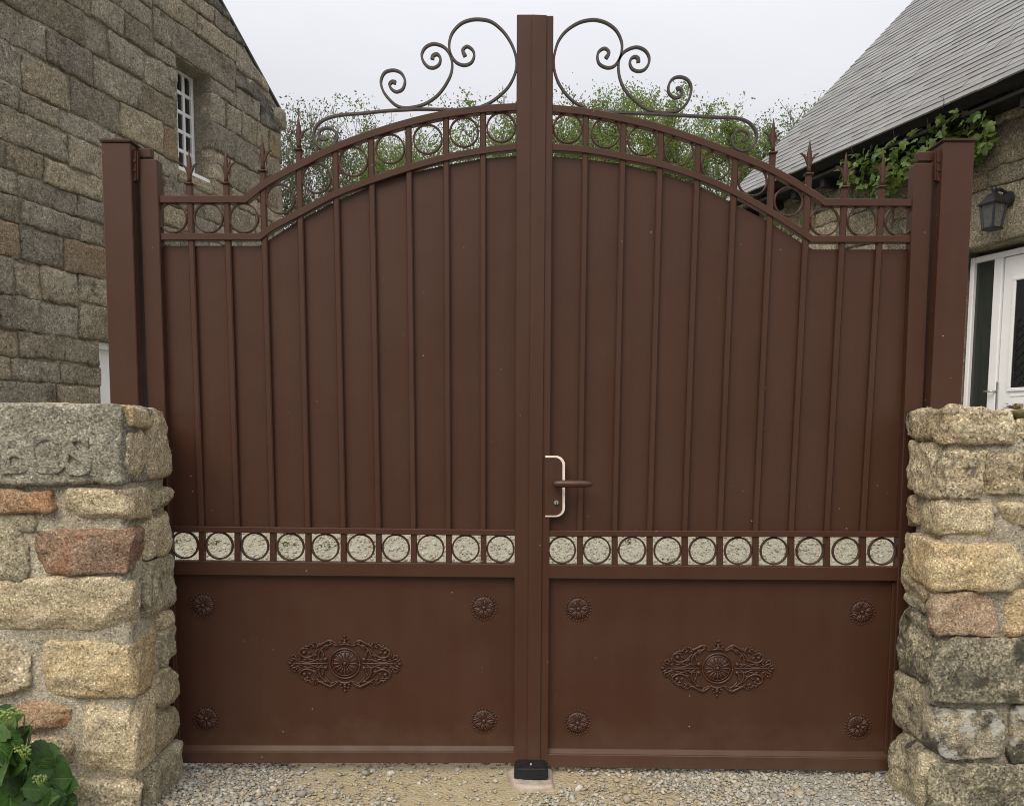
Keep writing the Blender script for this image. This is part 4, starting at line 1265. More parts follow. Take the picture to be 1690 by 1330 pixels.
# ------------------------------------------------ left house
LO = Vector((-3.07, CAM.y + 8.0, 0)); LU = Vector((0.289, 1, 0)).normalized(); LN = Vector((LU.y, -LU.x, 0))
FL_ = Facade(LO, LU, LN)
houseL = thing('stone_house', 'tall grey granite house with a small white paned window high in its gable', 'house', tuple(LO + Vector((-1.5, 0, 0.5))))
sA, zA = FL_.px(362, 0); sB, zB = FL_.px(464, 186)
slope = (zB - zA) / (sB - sA)
vergeL = lambda s: zB + slope * (s - sB)
s_far = FL_.px(462, 230)[0]
s_near = FL_.px(-170, 600)[0]
wa, wz1 = FL_.px(289, 91); wb, _ = FL_.px(346, 129)
wz1 = (wz1 + FL_.px(346, 129)[1]) / 2
wz0 = FL_.px(355, 318)[1]
dr0 = FL_.px(164, 600)[0]; drz = FL_.px(166, 562)[1]
dr1 = dr0 + 0.95
Z0 = 0.45
# lintels and the rest
def pickL(r_, s, z):
    top = vergeL(s) - z
    if top < 0.55 and r_.random() < 0.75: return FAC_DARK
    x = r_.random()
    if x < 0.03: return FAC_OCHRE
    if x < 0.06: return FAC_RUST
    return r_.choice(FAC)
lint_h = 0.30
holesL = [(wa - 0.30, wb + 0.42, wz1, wz1 + lint_h), (wa, wb, wz0, wz1), (dr0, dr1, Z0 - 1, drz), (dr0 - 0.22, dr1 + 0.22, drz, drz + 0.27)]
nL = lay_courses(FL_, houseL, s_near, s_far, Z0, vergeL, holesL, pickL, 3, hr=(0.16, 0.33), wr=(0.22, 0.62))
FL_.stone([(wa - 0.30, wz1), (wb + 0.42, wz1), (wb + 0.42, wz1 + lint_h), (wa - 0.30, wz1 + lint_h)], FAC[1], houseL, 9001, name='lintel', proud=0.022)
FL_.stone([(dr0 - 0.22, drz), (dr1 + 0.22, drz), (dr1 + 0.22, drz + 0.27), (dr0 - 0.22, drz + 0.27)], FAC[2], houseL, 9002, name='lintel', proud=0.022)
# mortar body with openings left out: strips round the openings
def body(fac, parent, s0, s1, z0, top, holes, m, thick=0.45):
    cuts = sorted({s0, s1, *[x for h in holes for x in h[:2]]})
    bm = bmesh.new()
    for a, b in zip(cuts, cuts[1:]):
        mid = (a + b) / 2
        hs_ = sorted([(c_, d_) for x0, x1, c_, d_ in holes if x0 <= mid <= x1])
        z = z0; spans = []
        for c_, d_ in hs_:
            if c_ > z: spans.append((z, c_, False))
            z = max(z, d_)
        spans.append((z, None, True))
        for za, zb, last in spans:
            q = [(a, za), (b, za), (b, top(b) - 0.02 if last else zb), (a, top(a) - 0.02 if last else zb)]
            f = [bm.verts.new(fac.pt(s, 0.0, z_)) for s, z_ in q]; k = [bm.verts.new(fac.pt(s, -thick, z_)) for s, z_ in q]
            bm.faces.new(f); bm.faces.new(k[::-1])
            for i in range(4): bm.faces.new([f[i], k[i], k[(i + 1) % 4], f[(i + 1) % 4]])
    return bm_obj('wall', bm, m, parent)
body(FL_, houseL, s_near, s_far - 0.01, 0.2, vergeL, [holesL[1], holesL[2]], FAC_MORTAR)
# dark interior behind the openings, return wall, roof
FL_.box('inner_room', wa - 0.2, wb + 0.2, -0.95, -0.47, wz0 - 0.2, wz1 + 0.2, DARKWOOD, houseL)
FL_.box('return_wall', s_far - 0.45, s_far - 0.012, -5.0, -0.452, 0.2, zB - 0.05, FAC_MORTAR, houseL)
rz = lambda s, e: vergeL(s) + e
FL_.poly('roof', [(s_near - 1.5, rz(s_near - 1.5, 0.0)), (s_far + 0.03, rz(s_far + 0.03, 0.0)), (s_far + 0.03, rz(s_far + 0.03, 0.035)), (s_near - 1.5, rz(s_near - 1.5, 0.035))], -5.0, 0.012, DSLATE, houseL, 0.004)
# quoin edge stones that turn the far corner
zq = Z0
r_ = random.Random(4); k_ = 0
while zq < zB - 0.25:
    h = r_.uniform(0.24, 0.36)
    V, Q_ = rough_stone(-0.10, 0.020, -0.2 - 0.15 * (k_ % 2), 0.016, zq + 0.008, zq + h - 0.008, 4000 + k_, r=0.018, amp=0.010, res=0.04)
    W_ = np.array([FL_.pt(s_far + v[0], v[1], v[2])[:] for v in V])
    link('quoin', mesh_quads('quoin', W_, Q_, True), r_.choice(FAC + [FAC_DARK]), houseL)
    zq += h; k_ += 1
V, Q_ = rough_stone(-0.16, 0.105, -0.3, 0.055, zB - 0.19, zB + 0.01, 4100, r=0.035, amp=0.016, res=0.03)
W_ = np.array([FL_.pt(s_far + v[0], v[1], v[2])[:] for v in V])
link('kneeler', mesh_quads('kneeler', W_, Q_, True), FAC[0], houseL)
# reveal stones of the window
D = -0.184
for i in range(4):
    za, zb = lerp(wz0, wz1, i / 4), lerp(wz0, wz1, (i + 1) / 4)
    for s0_, s1_ in ((wb + 0.001, wb + 0.05), (wa - 0.05, wa - 0.001)):
        FL_.box('reveal_stone', s0_, s1_, -0.44, 0.012, za + 0.005, zb - 0.005, FAC[i % 4], houseL, 0.008)
# window: 2 x 5 panes
wt0, wt1 = FL_.px(320.5, 128, D)[1], FL_.px(328, 300, D)[1]
fw = 0.042
win = FL_.box('window', wa + 0.002, wb - 0.002, D - 0.06, D - 0.045, wt1, wt1 + 0.004, WHITE, houseL)
def frame_piece(s0, s1, z0, z1, d=0.0): return FL_.box('window_frame', s0, s1, D - 0.04, D + d, z0, z1, WHITE, win, 0.004)
s_m = FL_.px(290.0, 200, D)[0]
for ca_, cb_ in ((wa + 0.002, s_m - 0.001), (s_m, wb - 0.002)):
    w_ = 0.036
    frame_piece(ca_, ca_ + w_, wt1, wt0); frame_piece(cb_ - w_, cb_, wt1, wt0)
    frame_piece(ca_ + w_, cb_ - w_, wt1, wt1 + fw, -0.001); frame_piece(ca_ + w_, cb_ - w_, wt0 - fw, wt0, -0.001)
    sm = (ca_ + cb_) / 2
    FL_.box('glazing_bar', sm - 0.016, sm + 0.016, D - 0.035, D - 0.006, wt1 + fw, wt0 - fw, WHITE, win, 0.003)
    hh = (wt0 - wt1 - 2 * fw) / 5
    for i in range(1, 5):
        zc = wt1 + fw + hh * i
        for a, b in ((ca_ + w_, sm - 0.0165), (sm + 0.0165, cb_ - w_)):
            FL_.box('glazing_bar', a, b, D - 0.034, D - 0.008, zc - 0.016, zc + 0.016, WHITE, win, 0.003)
    for i in range(5):
        for a, b in ((ca_ + w_, sm - 0.016), (sm + 0.016, cb_ - w_)):
            FL_.box('pane', a, b, D - 0.028, D - 0.024, wt1 + fw + hh * i + 0.013, wt1 + fw + hh * (i + 1) - 0.013, PANE, win)
FL_.box('window_sill', wa + 0.002, wb - 0.002, D - 0.02, -0.015, wt1 - 0.055, wt1 - 0.012, WHITE, houseL, 0.006)
FL_.box('sill_stone', wa, wb, -0.40, 0.016, wz0 - 0.02, wt1 - 0.056, FAC[2], houseL, 0.006)
# soffit under the lintel
FL_.box('lintel_soffit', wa, wb, -0.44, -0.02, wt0 + 0.001, wz1 + 0.02, FAC[3], houseL)
# ground floor door, seen as a white edge beside the gate post
dl = FL_.box('door', dr0 + 0.06, dr1 - 0.06, -0.17, -0.12, 0.5, drz - 0.06, WHITE, houseL, 0.004)
FL_.box('door_frame', dr0 + 0.004, dr0 + 0.058, -0.18, -0.05, 0.5, drz - 0.004, WHITE, dl, 0.005)
FL_.box('door_frame', dr1 - 0.058, dr1 - 0.004, -0.18, -0.05, 0.5, drz - 0.004, WHITE, dl, 0.005)
FL_.box('door_frame', dr0 + 0.0585, dr1 - 0.0585, -0.18, -0.052, drz - 0.059, drz - 0.004, WHITE, dl, 0.005)
FL_.box('door_handle', dr1 - 0.15, dr1 - 0.09, -0.118, -0.07, 1.5, 1.52, STEEL, dl, 0.003)

# ------------------------------------------------ right house
RO = Vector((3.69, CAM.y + 6.5, 0)); RU = Vector((-0.354, 1, 0)).normalized(); RN = Vector((-RU.y, RU.x, 0))
FR_ = Facade(RO, RU, RN)
houseR = thing('stone_cottage', 'low stone house with a grey slate roof, white door and a vine under the eave', 'house', tuple(RO + Vector((1.5, 0, 0.6))))
OV = 0.30
es0, ez0 = FR_.px(1690, 118, OV); es1, ez1 = FR_.px(1190, 338, OV)
EZ = (ez0 + ez1) / 2
r_far = es1 - 0.12
r_near = FR_.px(1690, 500)[0] - 2.2
# pitch of the roof from its far edge
corner = FR_.pt(es1, OV, EZ)
pv = at_plane(1510, 0, corner, RU)
run = -(pv - corner).dot(RN); rise = pv.z - corner.z
PITCH_R = math.atan2(rise, run)
Lsl = 4.6
cp, sp_ = math.cos(PITCH_R), math.sin(PITCH_R)
def roof_pt(s, t, h=0.0):
    """s along the eave, t up the slope, h off the slope"""
    return FR_.pt(s, OV - t * cp + h * sp_, EZ + t * sp_ + h * cp)
# door opening (frame plane set back)
DD = -0.13
lz = (FR_.px(1598, 413)[1] + FR_.px(1690, 393)[1]) / 2
fzt = (FR_.px(1608, 427, DD)[1] + FR_.px(1690, 407, DD)[1]) / 2
g0s = FR_.px(1604, 550, DD)[0]
f_s0 = g0s + 0.035            # far side of frame (left in the picture)
op1 = f_s0 + 0.02
op0 = op1 - 1.62
floorR = 0.66
wall_top = EZ + 0.17
def pickR(r_, s, z): return r_.choice(FACR + [FAC[2], FACR[0]]) if r_.random() > 0.08 else FAC_RUST
lR = 0.42
holesR = [(op0, op1, floorR - 1, lz), (op0 - 0.28, op1 + 0.30, lz, lz + lR)]
nR = lay_courses(FR_, houseR, r_near, r_far, 0.45, lambda s: wall_top, holesR, pickR, 8, hr=(0.22, 0.36), wr=(0.3, 0.75))
FR_.stone([(op0 - 0.28, lz), (op1 + 0.30, lz), (op1 + 0.30, lz + lR), (op0 - 0.28, lz + lR)], FACR[0], houseR, 9101, name='lintel', proud=0.03)
body(FR_, houseR, r_near, r_far - 0.01, 0.2, lambda s: wall_top + 0.02, [holesR[0]], FAC_MORTAR)
FR_.box('gable_wall', r_far - 0.45, r_far - 0.012, -5.0, -0.452, 0.2, wall_top + 0.4, FAC_MORTAR, houseR)
FR_.box('doorstep', op0 - 0.1, op1 + 0.1, 0.02, 0.5, 0.4, floorR, FACR[0], houseR, 0.01)
# roof deck, soffit, fascia
bm = bmesh.new()
c8 = []
for h in (-0.10, -0.012):
    c8 += [bm.verts.new(roof_pt(s, t, h)) for s, t in ((r_near, 0.03), (es1 - 0.02, 0.03), (es1 - 0.02, Lsl), (r_near, Lsl))]
for f in ((0, 1, 2, 3), (4, 5, 6, 7), (0, 1, 5, 4), (1, 2, 6, 5), (2, 3, 7, 6), (3, 0, 4, 7)): bm.faces.new([c8[i] for i in f])
bm_obj('roof_deck', bm, DARKWOOD, houseR)
FR_.box('eave_board', r_near, r_far + 0.05, 0.03, OV - 0.06, EZ - 0.115, EZ - 0.09, DARKWOOD, houseR)
for i in range(14):
    s = r_far - 0.15 - 0.42 * i
    if s > r_near + 0.1: FR_.box('rafter_end', s - 0.03, s + 0.03, 0.0, OV - 0.10, EZ - 0.20, EZ - 0.116, DARKWOOD, houseR)
# slates: the ones that show largest are parts, the rest one part of kind stuff
def slate_mesh(s0, s1, t0, t1, rs_, th=0.013):
    lift0, lift1 = th + rs_.uniform(-0.002, 0.003), 0.001
    j = rs_.uniform(-0.006, 0.006)
    c_ = 0.0
    V = [roof_pt(s0, t0 + j, lift0), roof_pt(s1, t0 + j + rs_.uniform(-0.002, 0.002), lift0), roof_pt(s1, t1, lift1), roof_pt(s0, t1, lift1),
         roof_pt(s0, t0 + j, lift0 - th), roof_pt(s1, t0 + j, lift0 - th)]
    return V, [(0, 1, 2, 3), (4, 5, 1, 0), (0, 3, 4), (1, 5, 2)]
rs_ = random.Random(12); G = 0.098; slates = []
t = 0.0; k_ = 0
while t < Lsl - 0.05:
    s = es1 - rs_.uniform(0.0, 0.1) if k_ % 2 else es1
    s = es1
    first = True
    while s > r_near:
        w = rs_.uniform(0.17, 0.25)
        if first and k_ % 2: w *= 0.5
        first = False
        slates.append((s - w + 0.002, s - 0.002, t, t + 0.225)); s -= w
    t += G * rs_.uniform(0.96, 1.04); k_ += 1
def score(q):
    p = roof_pt((q[0] + q[1]) / 2, q[2])
    v = RM.transposed() @ (p - CAM)
    x, y = CX + F * v.x / -v.z, CY - F * v.y / -v.z
    inside = -40 < x < PW + 15 and -15 < y < PH
    return (0 if inside else 1, (p - CAM).length)
slates.sort(key=score)
for q in slates[:300]:
    V, fs = slate_mesh(*q, rs_)
    link('slate', mesh_from('slate', V, fs), SLATE, houseR)
VV, FF = [], []
for q in slates[300:]:
    V, fs = slate_mesh(*q, rs_)
    b = len(VV); VV += V; FF += [tuple(b + i for i in f) for f in fs]
o = link('far_slates', mesh_from('far_slates', VV, FF), SLATE, houseR); o['kind'] = 'stuff'

# door with sidelight
def fpx(x, y): return FR_.px(x, y, DD)
gs1 = (fpx(1612.6, 431)[0] + fpx(1597, 672)[0]) / 2; gs0 = (fpx(1645, 424)[0] + fpx(1630, 669)[0]) / 2
gzt = (fpx(1612.6, 431)[1] + fpx(1645, 424)[1]) / 2
ds1 = (fpx(1658.5, 420)[0] + fpx(1646, 640)[0]) / 2
ds0 = ds1 - 0.93
fr_s0 = ds0 - 0.07
door = FR_.box('door', ds0, ds1 - 0.006, DD - 0.05, DD + 0.004, floorR + 0.03, fzt - 0.050, WHITE, houseR, 0.005)
def fpiece(nm, a, b, z0, z1, d1=0.02, par=None, m=WHITE, d0=-0.06, bev=0.006): return FR_.box(nm, a, b, DD + d0, DD + d1, z0, z1, m, par or door, bev)
fpiece('door_frame', gs1, f_s0, floorR, fzt)
fpiece('door_frame', ds1, gs0, floorR, fzt - 0.0455)
fpiece('door_frame', fr_s0, gs1 - 0.001, fzt - 0.045, fzt, 0.019)
fpiece('door_frame', fr_s0, ds0 - 0.006, floorR, fzt - 0.0455)
fpiece('door_frame', gs0 + 0.001, gs1 - 0.001, floorR, floorR + 0.06, 0.019)
fpiece('sidelight_pane', gs0, gs1, floorR + 0.055, fzt - 0.04, -0.012, door, SIDELIGHT, -0.02, 0)
dg1 = (fpx(1679.4, 463)[0] + fpx(1668.6, 640)[0]) / 2; dgt = fpx(1680, 463)[1]; dgb = fpx(1668.6, 640)[1]
dg0 = dg1 - 0.5
fpiece('door_pane', dg0, dg1, dgb, dgt, 0.0055, door, PANE, 0.0045, 0)
for a, b, z0, z1 in ((dg0 - 0.03, dg0, dgb, dgt), (dg1, dg1 + 0.03, dgb, dgt), (dg0 - 0.03, dg1 + 0.03, dgt + 0.0005, dgt + 0.03), (dg0 - 0.03, dg1 + 0.03, dgb - 0.03, dgb - 0.0005)):
    fpiece('pane_moulding', a, b, z0, z1, 0.016, door, WHITE, 0.0046, 0.005)
# wrought tracery in front of the door pane
bm = bmesh.new()
for k in range(-3, 12):
    for sg in (1, -1):
        pts = []
        for i in range(15):
            zz = dgb + 0.02 + (dgt - dgb) * 0.62 * i / 14
            ss = (dg0 + dg1) / 2 + 0.075 * (k - 4) + sg * 0.033 * math.cos(i * math.pi / 2.0)
            if dg0 < ss < dg1: pts.append(FR_.pt(ss, DD + 0.012, zz))
        if len(pts) > 2: tube(bm, pts, 0.0032, 4)
bm_obj('door_tracery', bm, BLACKMETAL, door)
za = fpx(1648, 654)[1]
fpiece('door_groove', ds0 + 0.08, ds1 - 0.12, za - 0.006, za + 0.006, 0.009, door, WHITE, 0.0046, 0.002)
fpiece('door_panel', ds0 + 0.12, ds1 - 0.16, floorR + 0.18, za - 0.12, 0.012, door, WHITE, 0.0046, 0.006)
hz = fpx(1642, 646)[1]; hs0 = (fpx(1641, 646)[0] + fpx(1650, 646)[0]) / 2
hp = fpiece('handle_plate', hs0 - 0.019, hs0 + 0.019, hz - 0.17, hz + 0.075, 0.014, door, STEEL, 0.0046, 0.004)
bm = bmesh.new()
tube(bm, [FR_.pt(hs0, DD + 0.012, hz), FR_.pt(hs0, DD + 0.05, hz), FR_.pt(hs0 + 0.012, DD + 0.058, hz), FR_.pt(hs0 + 0.07, DD + 0.058, hz - 0.003)], [0.009, 0.009, 0.010, 0.008], 8)
bm_obj('door_handle', bm, STEEL, door, True)
FR_.box('inner_room', op0 + 0.02, op1 - 0.02, -0.9, -0.47, floorR, lz, DARKWOOD, houseR)
for s0_, s1_ in ((op1 + 0.001, op1 + 0.05),):
    zq = floorR; i = 0
    while zq < lz - 0.05:
        h = min(0.36, lz - zq); FR_.box('reveal_stone', s0_, s1_, -0.42, 0.012, zq + 0.004, zq + h - 0.004, FACR[i % 2], houseR, 0.008); zq += h; i += 1

# ------------------------------------------------ wall lantern
ld = 0.17
ls, lzt = FR_.px(1639.5, 338, ld); _, lzb = FR_.px(1636, 377.5, ld); _, lzk = FR_.px(1650, 306, ld)
lan = thing('wall_lantern', 'black wall lantern with tapered glass panes above the white door', 'lantern', tuple(FR_.pt(ls, ld, lzb)))
wt_, wb_ = 0.060, 0.043
def lan_pt(a, r, z):  # corner a of a square rotated to the wall
    sx, sd = ((-1, -1), (1, -1), (1, 1), (-1, 1))[a]
    return FR_.pt(ls + sx * r, ld + sd * r, z)
for a in range(4):
    bm = bmesh.new()
    tube(bm, [lan_pt(a, wb_, lzb), lan_pt(a, wt_, lzt)], 0.0085, 6)
    bm_obj('frame_bar', bm, BLACKMETAL, lan)
    q = [lan_pt(a, wb_ - 0.003, lzb + 0.004), lan_pt((a + 1) % 4, wb_ - 0.003, lzb + 0.004), lan_pt((a + 1) % 4, wt_ - 0.003, lzt), lan_pt(a, wt_ - 0.003, lzt)]
    link('lantern_pane', mesh_from('lantern_pane', q, [(0, 1, 2, 3)]), LGLASS, lan)
def sq_loft(name, rows, m):
    bm = bmesh.new(); R_ = []
    for r, z in rows: R_.append([bm.verts.new(lan_pt(a, r, z)) for a in range(4)])
    for r0, r1 in zip(R_, R_[1:]):
        for j in range(4): bm.faces.new([r0[j], r0[(j + 1) % 4], r1[(j + 1) % 4], r1[j]])
    bm.faces.new(R_[0]); bm.faces.new(R_[-1])
    return bm_obj(name, bm, m, lan)
sq_loft('lantern_base', [(wb_ + 0.006, lzb - 0.012), (wb_ + 0.008, lzb + 0.004)], BLACKMETAL)
hk = lzk - lzt
sq_loft('hood', [(wt_ + 0.012, lzt - 0.004), (wt_ + 0.014, lzt + 0.008), (wt_ * 0.72, lzt + hk * 0.42), (wt_ * 0.42, lzt + hk * 0.60), (wt_ * 0.30, lzt + hk * 0.66)], BLACKMETAL)
bm = bmesh.new()
tube(bm, [FR_.pt(ls, ld, lzt + hk * 0.60), FR_.pt(ls, ld, lzt + hk * 0.75), FR_.pt(ls, ld, lzt + hk * 0.86), FR_.pt(ls, ld, lzt + hk)], [0.020, 0.013, 0.024, 0.016], 10)
bm_obj('knob', bm, BLACKMETAL, lan, True)
bm = bmesh.new()
tube(bm, [FR_.pt(ls, ld, lzt + hk * 0.7), FR_.pt(ls, ld - 0.05, lzt + hk * 0.92), FR_.pt(ls, ld - 0.11, lzt + hk * 0.80), FR_.pt(ls, 0.03, lzt + hk * 0.45)], 0.012, 8)
bm_obj('bracket', bm, BLACKMETAL, lan, True)
bm = bmesh.new()
bmesh.ops.create_cone(bm, cap_ends=True, segments=18, radius1=0.06, radius2=0.05, depth=0.03, matrix=Matrix.Translation(FR_.pt(ls, 0.047, lzt + hk * 0.40)) @ RN.to_track_quat('Z', 'Y').to_matrix().to_4x4())
bm_obj('wall_plate', bm, BLACKMETAL, lan, False)
bm = bmesh.new()
tube(bm, [FR_.pt(ls, ld, lzt), FR_.pt(ls, ld, lzt - 0.05), FR_.pt(ls, ld, lzt - 0.10), FR_.pt(ls, ld, lzt - 0.115)], [0.014, 0.016, 0.022, 0.008], 8)
bm_obj('bulb', bm, plain('bulb_glass', (0.75, 0.74, 0.70), 0.3), lan, True)

# ================================================================== PLANTS
def lobed_leaf():
    """grape-like leaf, about 1 unit across, base at the origin, lies in x-y, slightly cupped"""
    out = [(0.0, 0.0), (0.22, -0.10), (0.42, 0.02), (0.34, 0.18), (0.52, 0.34), (0.46, 0.52), (0.26, 0.52), (0.20, 0.74), (0.0, 0.98)]
    pts = out + [(-x, y) for x, y in out[-2:0:-1]]
    V = [(x, y, -0.22 * abs(x) - 0.10 * y * y) for x, y in pts]
    V.append((0, 0.38, 0.05))
    n = len(pts)
    return V, [(n, i, (i + 1) % n) for i in range(n)]

def ovate_leaf(nu=16):
    V, Fs = [], []
    prof = [0.0, 0.22, 0.36, 0.43, 0.43, 0.37, 0.27, 0.13, 0.0]
    for i in range(nu + 1):
        y = i / nu; w = prof[i // 2] if i % 2 == 0 else (prof[i // 2] + prof[i // 2 + 1]) / 2
        saw = 1.0 + (0.09 if i % 2 else -0.05)
        bend = -0.30 * y * y
        V += [(-w * saw, y, bend + 0.10 * (w / 0.43)), (-w * 0.5, y + 0.01, bend + 0.055 * (w / 0.43)), (0, y, bend - 0.01), (w * 0.5, y + 0.01, bend + 0.055 * (w / 0.43)), (w * saw, y, bend + 0.10 * (w / 0.43))]
    for i in range(nu):
        for j in range(4):
            a = i * 5 + j
            Fs.append((a, a + 1, a + 6, a + 5))
    return V, Fs

def orient(nrm, up, roll):
    """matrix whose z follows nrm and y follows up as far as it can"""
    z = nrm.normalized(); x = up.cross(z)
    if x.length < 1e-3: x = Vector((1, 0, 0))
    x.normalize(); y = z.cross(x)
    m = Matrix((x, y, z)).transposed()
    return m @ Matrix.Rotation(roll, 3, 'Z')

def place_leaf(name, me, m, parent, p, nrm, up, roll, size):
    o = bpy.data.objects.new(name, me)
    COL.objects.link(o)
    if not me.materials: me.materials.append(m)
    o.parent = parent
    M = orient(nrm, up, roll)
    o.matrix_local = Matrix.Translation(Vector(p) - wloc(parent)) @ (M * size).to_4x4()
    return o

def inside(poly, x, y):
    c_ = False; j = len(poly) - 1
    for i in range(len(poly)):
        xi, yi = poly[i]; xj, yj = poly[j]
        if (yi > y) != (yj > y) and x < (xj - xi) * (y - yi) / (yj - yi) + xi: c_ = not c_
        j = i
    return c_

# vine along the cottage eave
rv = random.Random(31)
vroot = FR_.px(1560, 640)[0]
vine = thing('climbing_vine', 'leafy green vine trained along the stone wall below the slate eave', 'vine', tuple(FR_.pt(vroot, 0.08, 0.6)))
vleafs = []
for i in range(3):
    V, Fs = lobed_leaf()
    V = [(x * rv.uniform(.9, 1.1), y * rv.uniform(.94, 1.06), z * rv.uniform(.4, 1.5) + rv.uniform(-.04, .04)) for x, y, z in V]
    vleafs.append(mesh_from('leaf', V, Fs, True))
vp = [(1386, 300), (1392, 262), (1408, 246), (1440, 238), (1462, 240), (1480, 215), (1505, 222), (1525, 195), (1548, 188), (1560, 172), (1578, 160), (1596, 176), (1622, 175), (1632, 200), (1640, 232),
      (1618, 262), (1575, 268), (1545, 262), (1530, 282), (1500, 290), (1465, 318), (1440, 318), (1420, 312), (1405, 292), (1392, 310)]
n_ = 0
while n_ < 285:
    x, y = rv.uniform(1380, 1645), rv.uniform(155, 322)
    if n_ < 110: x = rv.uniform(1382, 1480)
    if not inside(vp, x, y): continue
    d = rv.uniform(0.05, 0.30) if n_ % 3 else rv.uniform(0.2, 0.36)
    p = at_plane(x, y, RO + RN * d, RN)
    if p.z > EZ - 0.04 - max(0, d - 0.25) * 0.2: p.z = EZ - 0.05 - rv.uniform(0, 0.1)
    nrm = RN * 0.6 + Vector((rv.uniform(-.7, .7), rv.uniform(-.7, .7), rv.uniform(-0.2, 1.0)))
    place_leaf('leaf', vleafs[n_ % 3], LEAF_VINE, vine, p, nrm, Vector((rv.uniform(-.6, .6), rv.uniform(-.6, .6), -1)), rv.uniform(-0.6, 0.6), rv.uniform(0.05, 0.095))
    n_ += 1
bm = bmesh.new()
for k, (ya, yb) in enumerate(((286, 205), (268, 192), (300, 228))):
    pts = []
    for i in range(15):
        x = lerp(1635, 1390, i / 14); y = lerp(yb, ya, i / 14) + rv.uniform(-7, 7)
        pts.append(at_plane(x, y, RO + RN * rv.uniform(0.05, 0.14), RN))
    tube(bm, pts, [lerp(0.016, 0.005, i / 14) for i in range(15)], 6)
for (x, y) in ((1474, 214), (1556, 158), (1405, 240), (1530, 196)):
    p = at_plane(x, y + 22, RO + RN * 0.3, RN); q = at_plane(x, y, RO + RN * 0.36, RN)
    tube(bm, [p, (p + q) / 2 + Vector((0.01, 0, 0)), q], [0.004, 0.003, 0.001], 5)
top = at_plane(1632, 215, RO + RN * 0.08, RN)
tp2 = at_plane(1565, 250, RO + RN * 0.08, RN)
tube(bm, [(tp2.x + 0.03, tp2.y, 0.55), (tp2.x, tp2.y, 1.4), (tp2.x + 0.02, tp2.y, 2.4), tp2], [0.028, 0.024, 0.02, 0.016], 7)
bm_obj('stem', bm, STEM, vine, True)

N_ = 900; Cs = []
while len(Cs) < N_:
    x, y = rv.uniform(1380, 1645), rv.uniform(165, 325)
    if inside(vp, x, y - 6):
        p = at_plane(x, y, RO + RN * rv.uniform(0.03, 0.2), RN)
        if p.z < EZ - 0.06: Cs.append(p[:])
        else: N_ -= 1
def leaf_cloud(name, C, size, m, parent, r, stuff=True):
    n = len(C)
    a = r.normal(0, 1, (n, 3)); a /= np.linalg.norm(a, axis=1, keepdims=True)
    b = np.cross(a, r.normal(0, 1, (n, 3))); b /= np.linalg.norm(b, axis=1, keepdims=True)
    s = (size * r.uniform(0.6, 1.35, n))[:, None]
    nn = np.cross(a, b) * s * 0.18
    V = np.stack([C - a * s * 0.5, C + b * s * 0.28 + nn, C + a * s * 0.5, C - b * s * 0.28 + nn], 1).reshape(-1, 3)
    Q_ = np.arange(4 * n).reshape(n, 4)
    o = link(name, mesh_quads(name, V, Q_), m, parent)
    if stuff: o['kind'] = 'stuff'
    return o
leaf_cloud('inner_foliage', np.array(Cs), 0.075, LEAF_VINE, vine, rng)

# shrub against the far end of the cottage wall, seen through the ring band
sh_s = FR_.px(1290, 380)[0]
sp0 = FR_.pt(sh_s, 0.35, 0.62)
shrub = thing('wall_shrub', 'bushy shrub against the far end of the cottage wall, seen through the gate rings', 'shrub', tuple(sp0))
bm = bmesh.new()
for i in range(9):
    a = rv.uniform(0, 6.28); e = Vector((math.cos(a) * 0.35, math.sin(a) * 0.35, rv.uniform(1.6, 2.5)))
    tube(bm, [sp0, sp0 + e * 0.5 + Vector((0.05, 0, 0)), sp0 + e], [0.018, 0.012, 0.004], 5)
bm_obj('stem', bm, STEM, shrub)
N_ = 2600
c_ = rng.normal(0, 1, (N_, 3)) * np.array([0.42, 0.42, 0.62]) + np.array([sp0.x, sp0.y, 2.15])
c_[:, 2] = np.clip(c_[:, 2], 0.8, 3.45)
def leaf_cloud(name, C, size, m, parent, r, stuff=True):
    n = len(C)
    a = r.normal(0, 1, (n, 3)); a /= np.linalg.norm(a, axis=1, keepdims=True)
    b = np.cross(a, r.normal(0, 1, (n, 3))); b /= np.linalg.norm(b, axis=1, keepdims=True)
    s = (size * r.uniform(0.6, 1.35, n))[:, None]
    nn = np.cross(a, b) * s * 0.18
    V = np.stack([C - a * s * 0.5, C + b * s * 0.28 + nn, C + a * s * 0.5, C - b * s * 0.28 + nn], 1).reshape(-1, 3)
    Q_ = np.arange(4 * n).reshape(n, 4)
    o = link(name, mesh_quads(name, V, Q_), m, parent)
    if stuff: o['kind'] = 'stuff'
    return o
leaf_cloud('foliage', c_, 0.085, LEAF_VINE, shrub, rng)

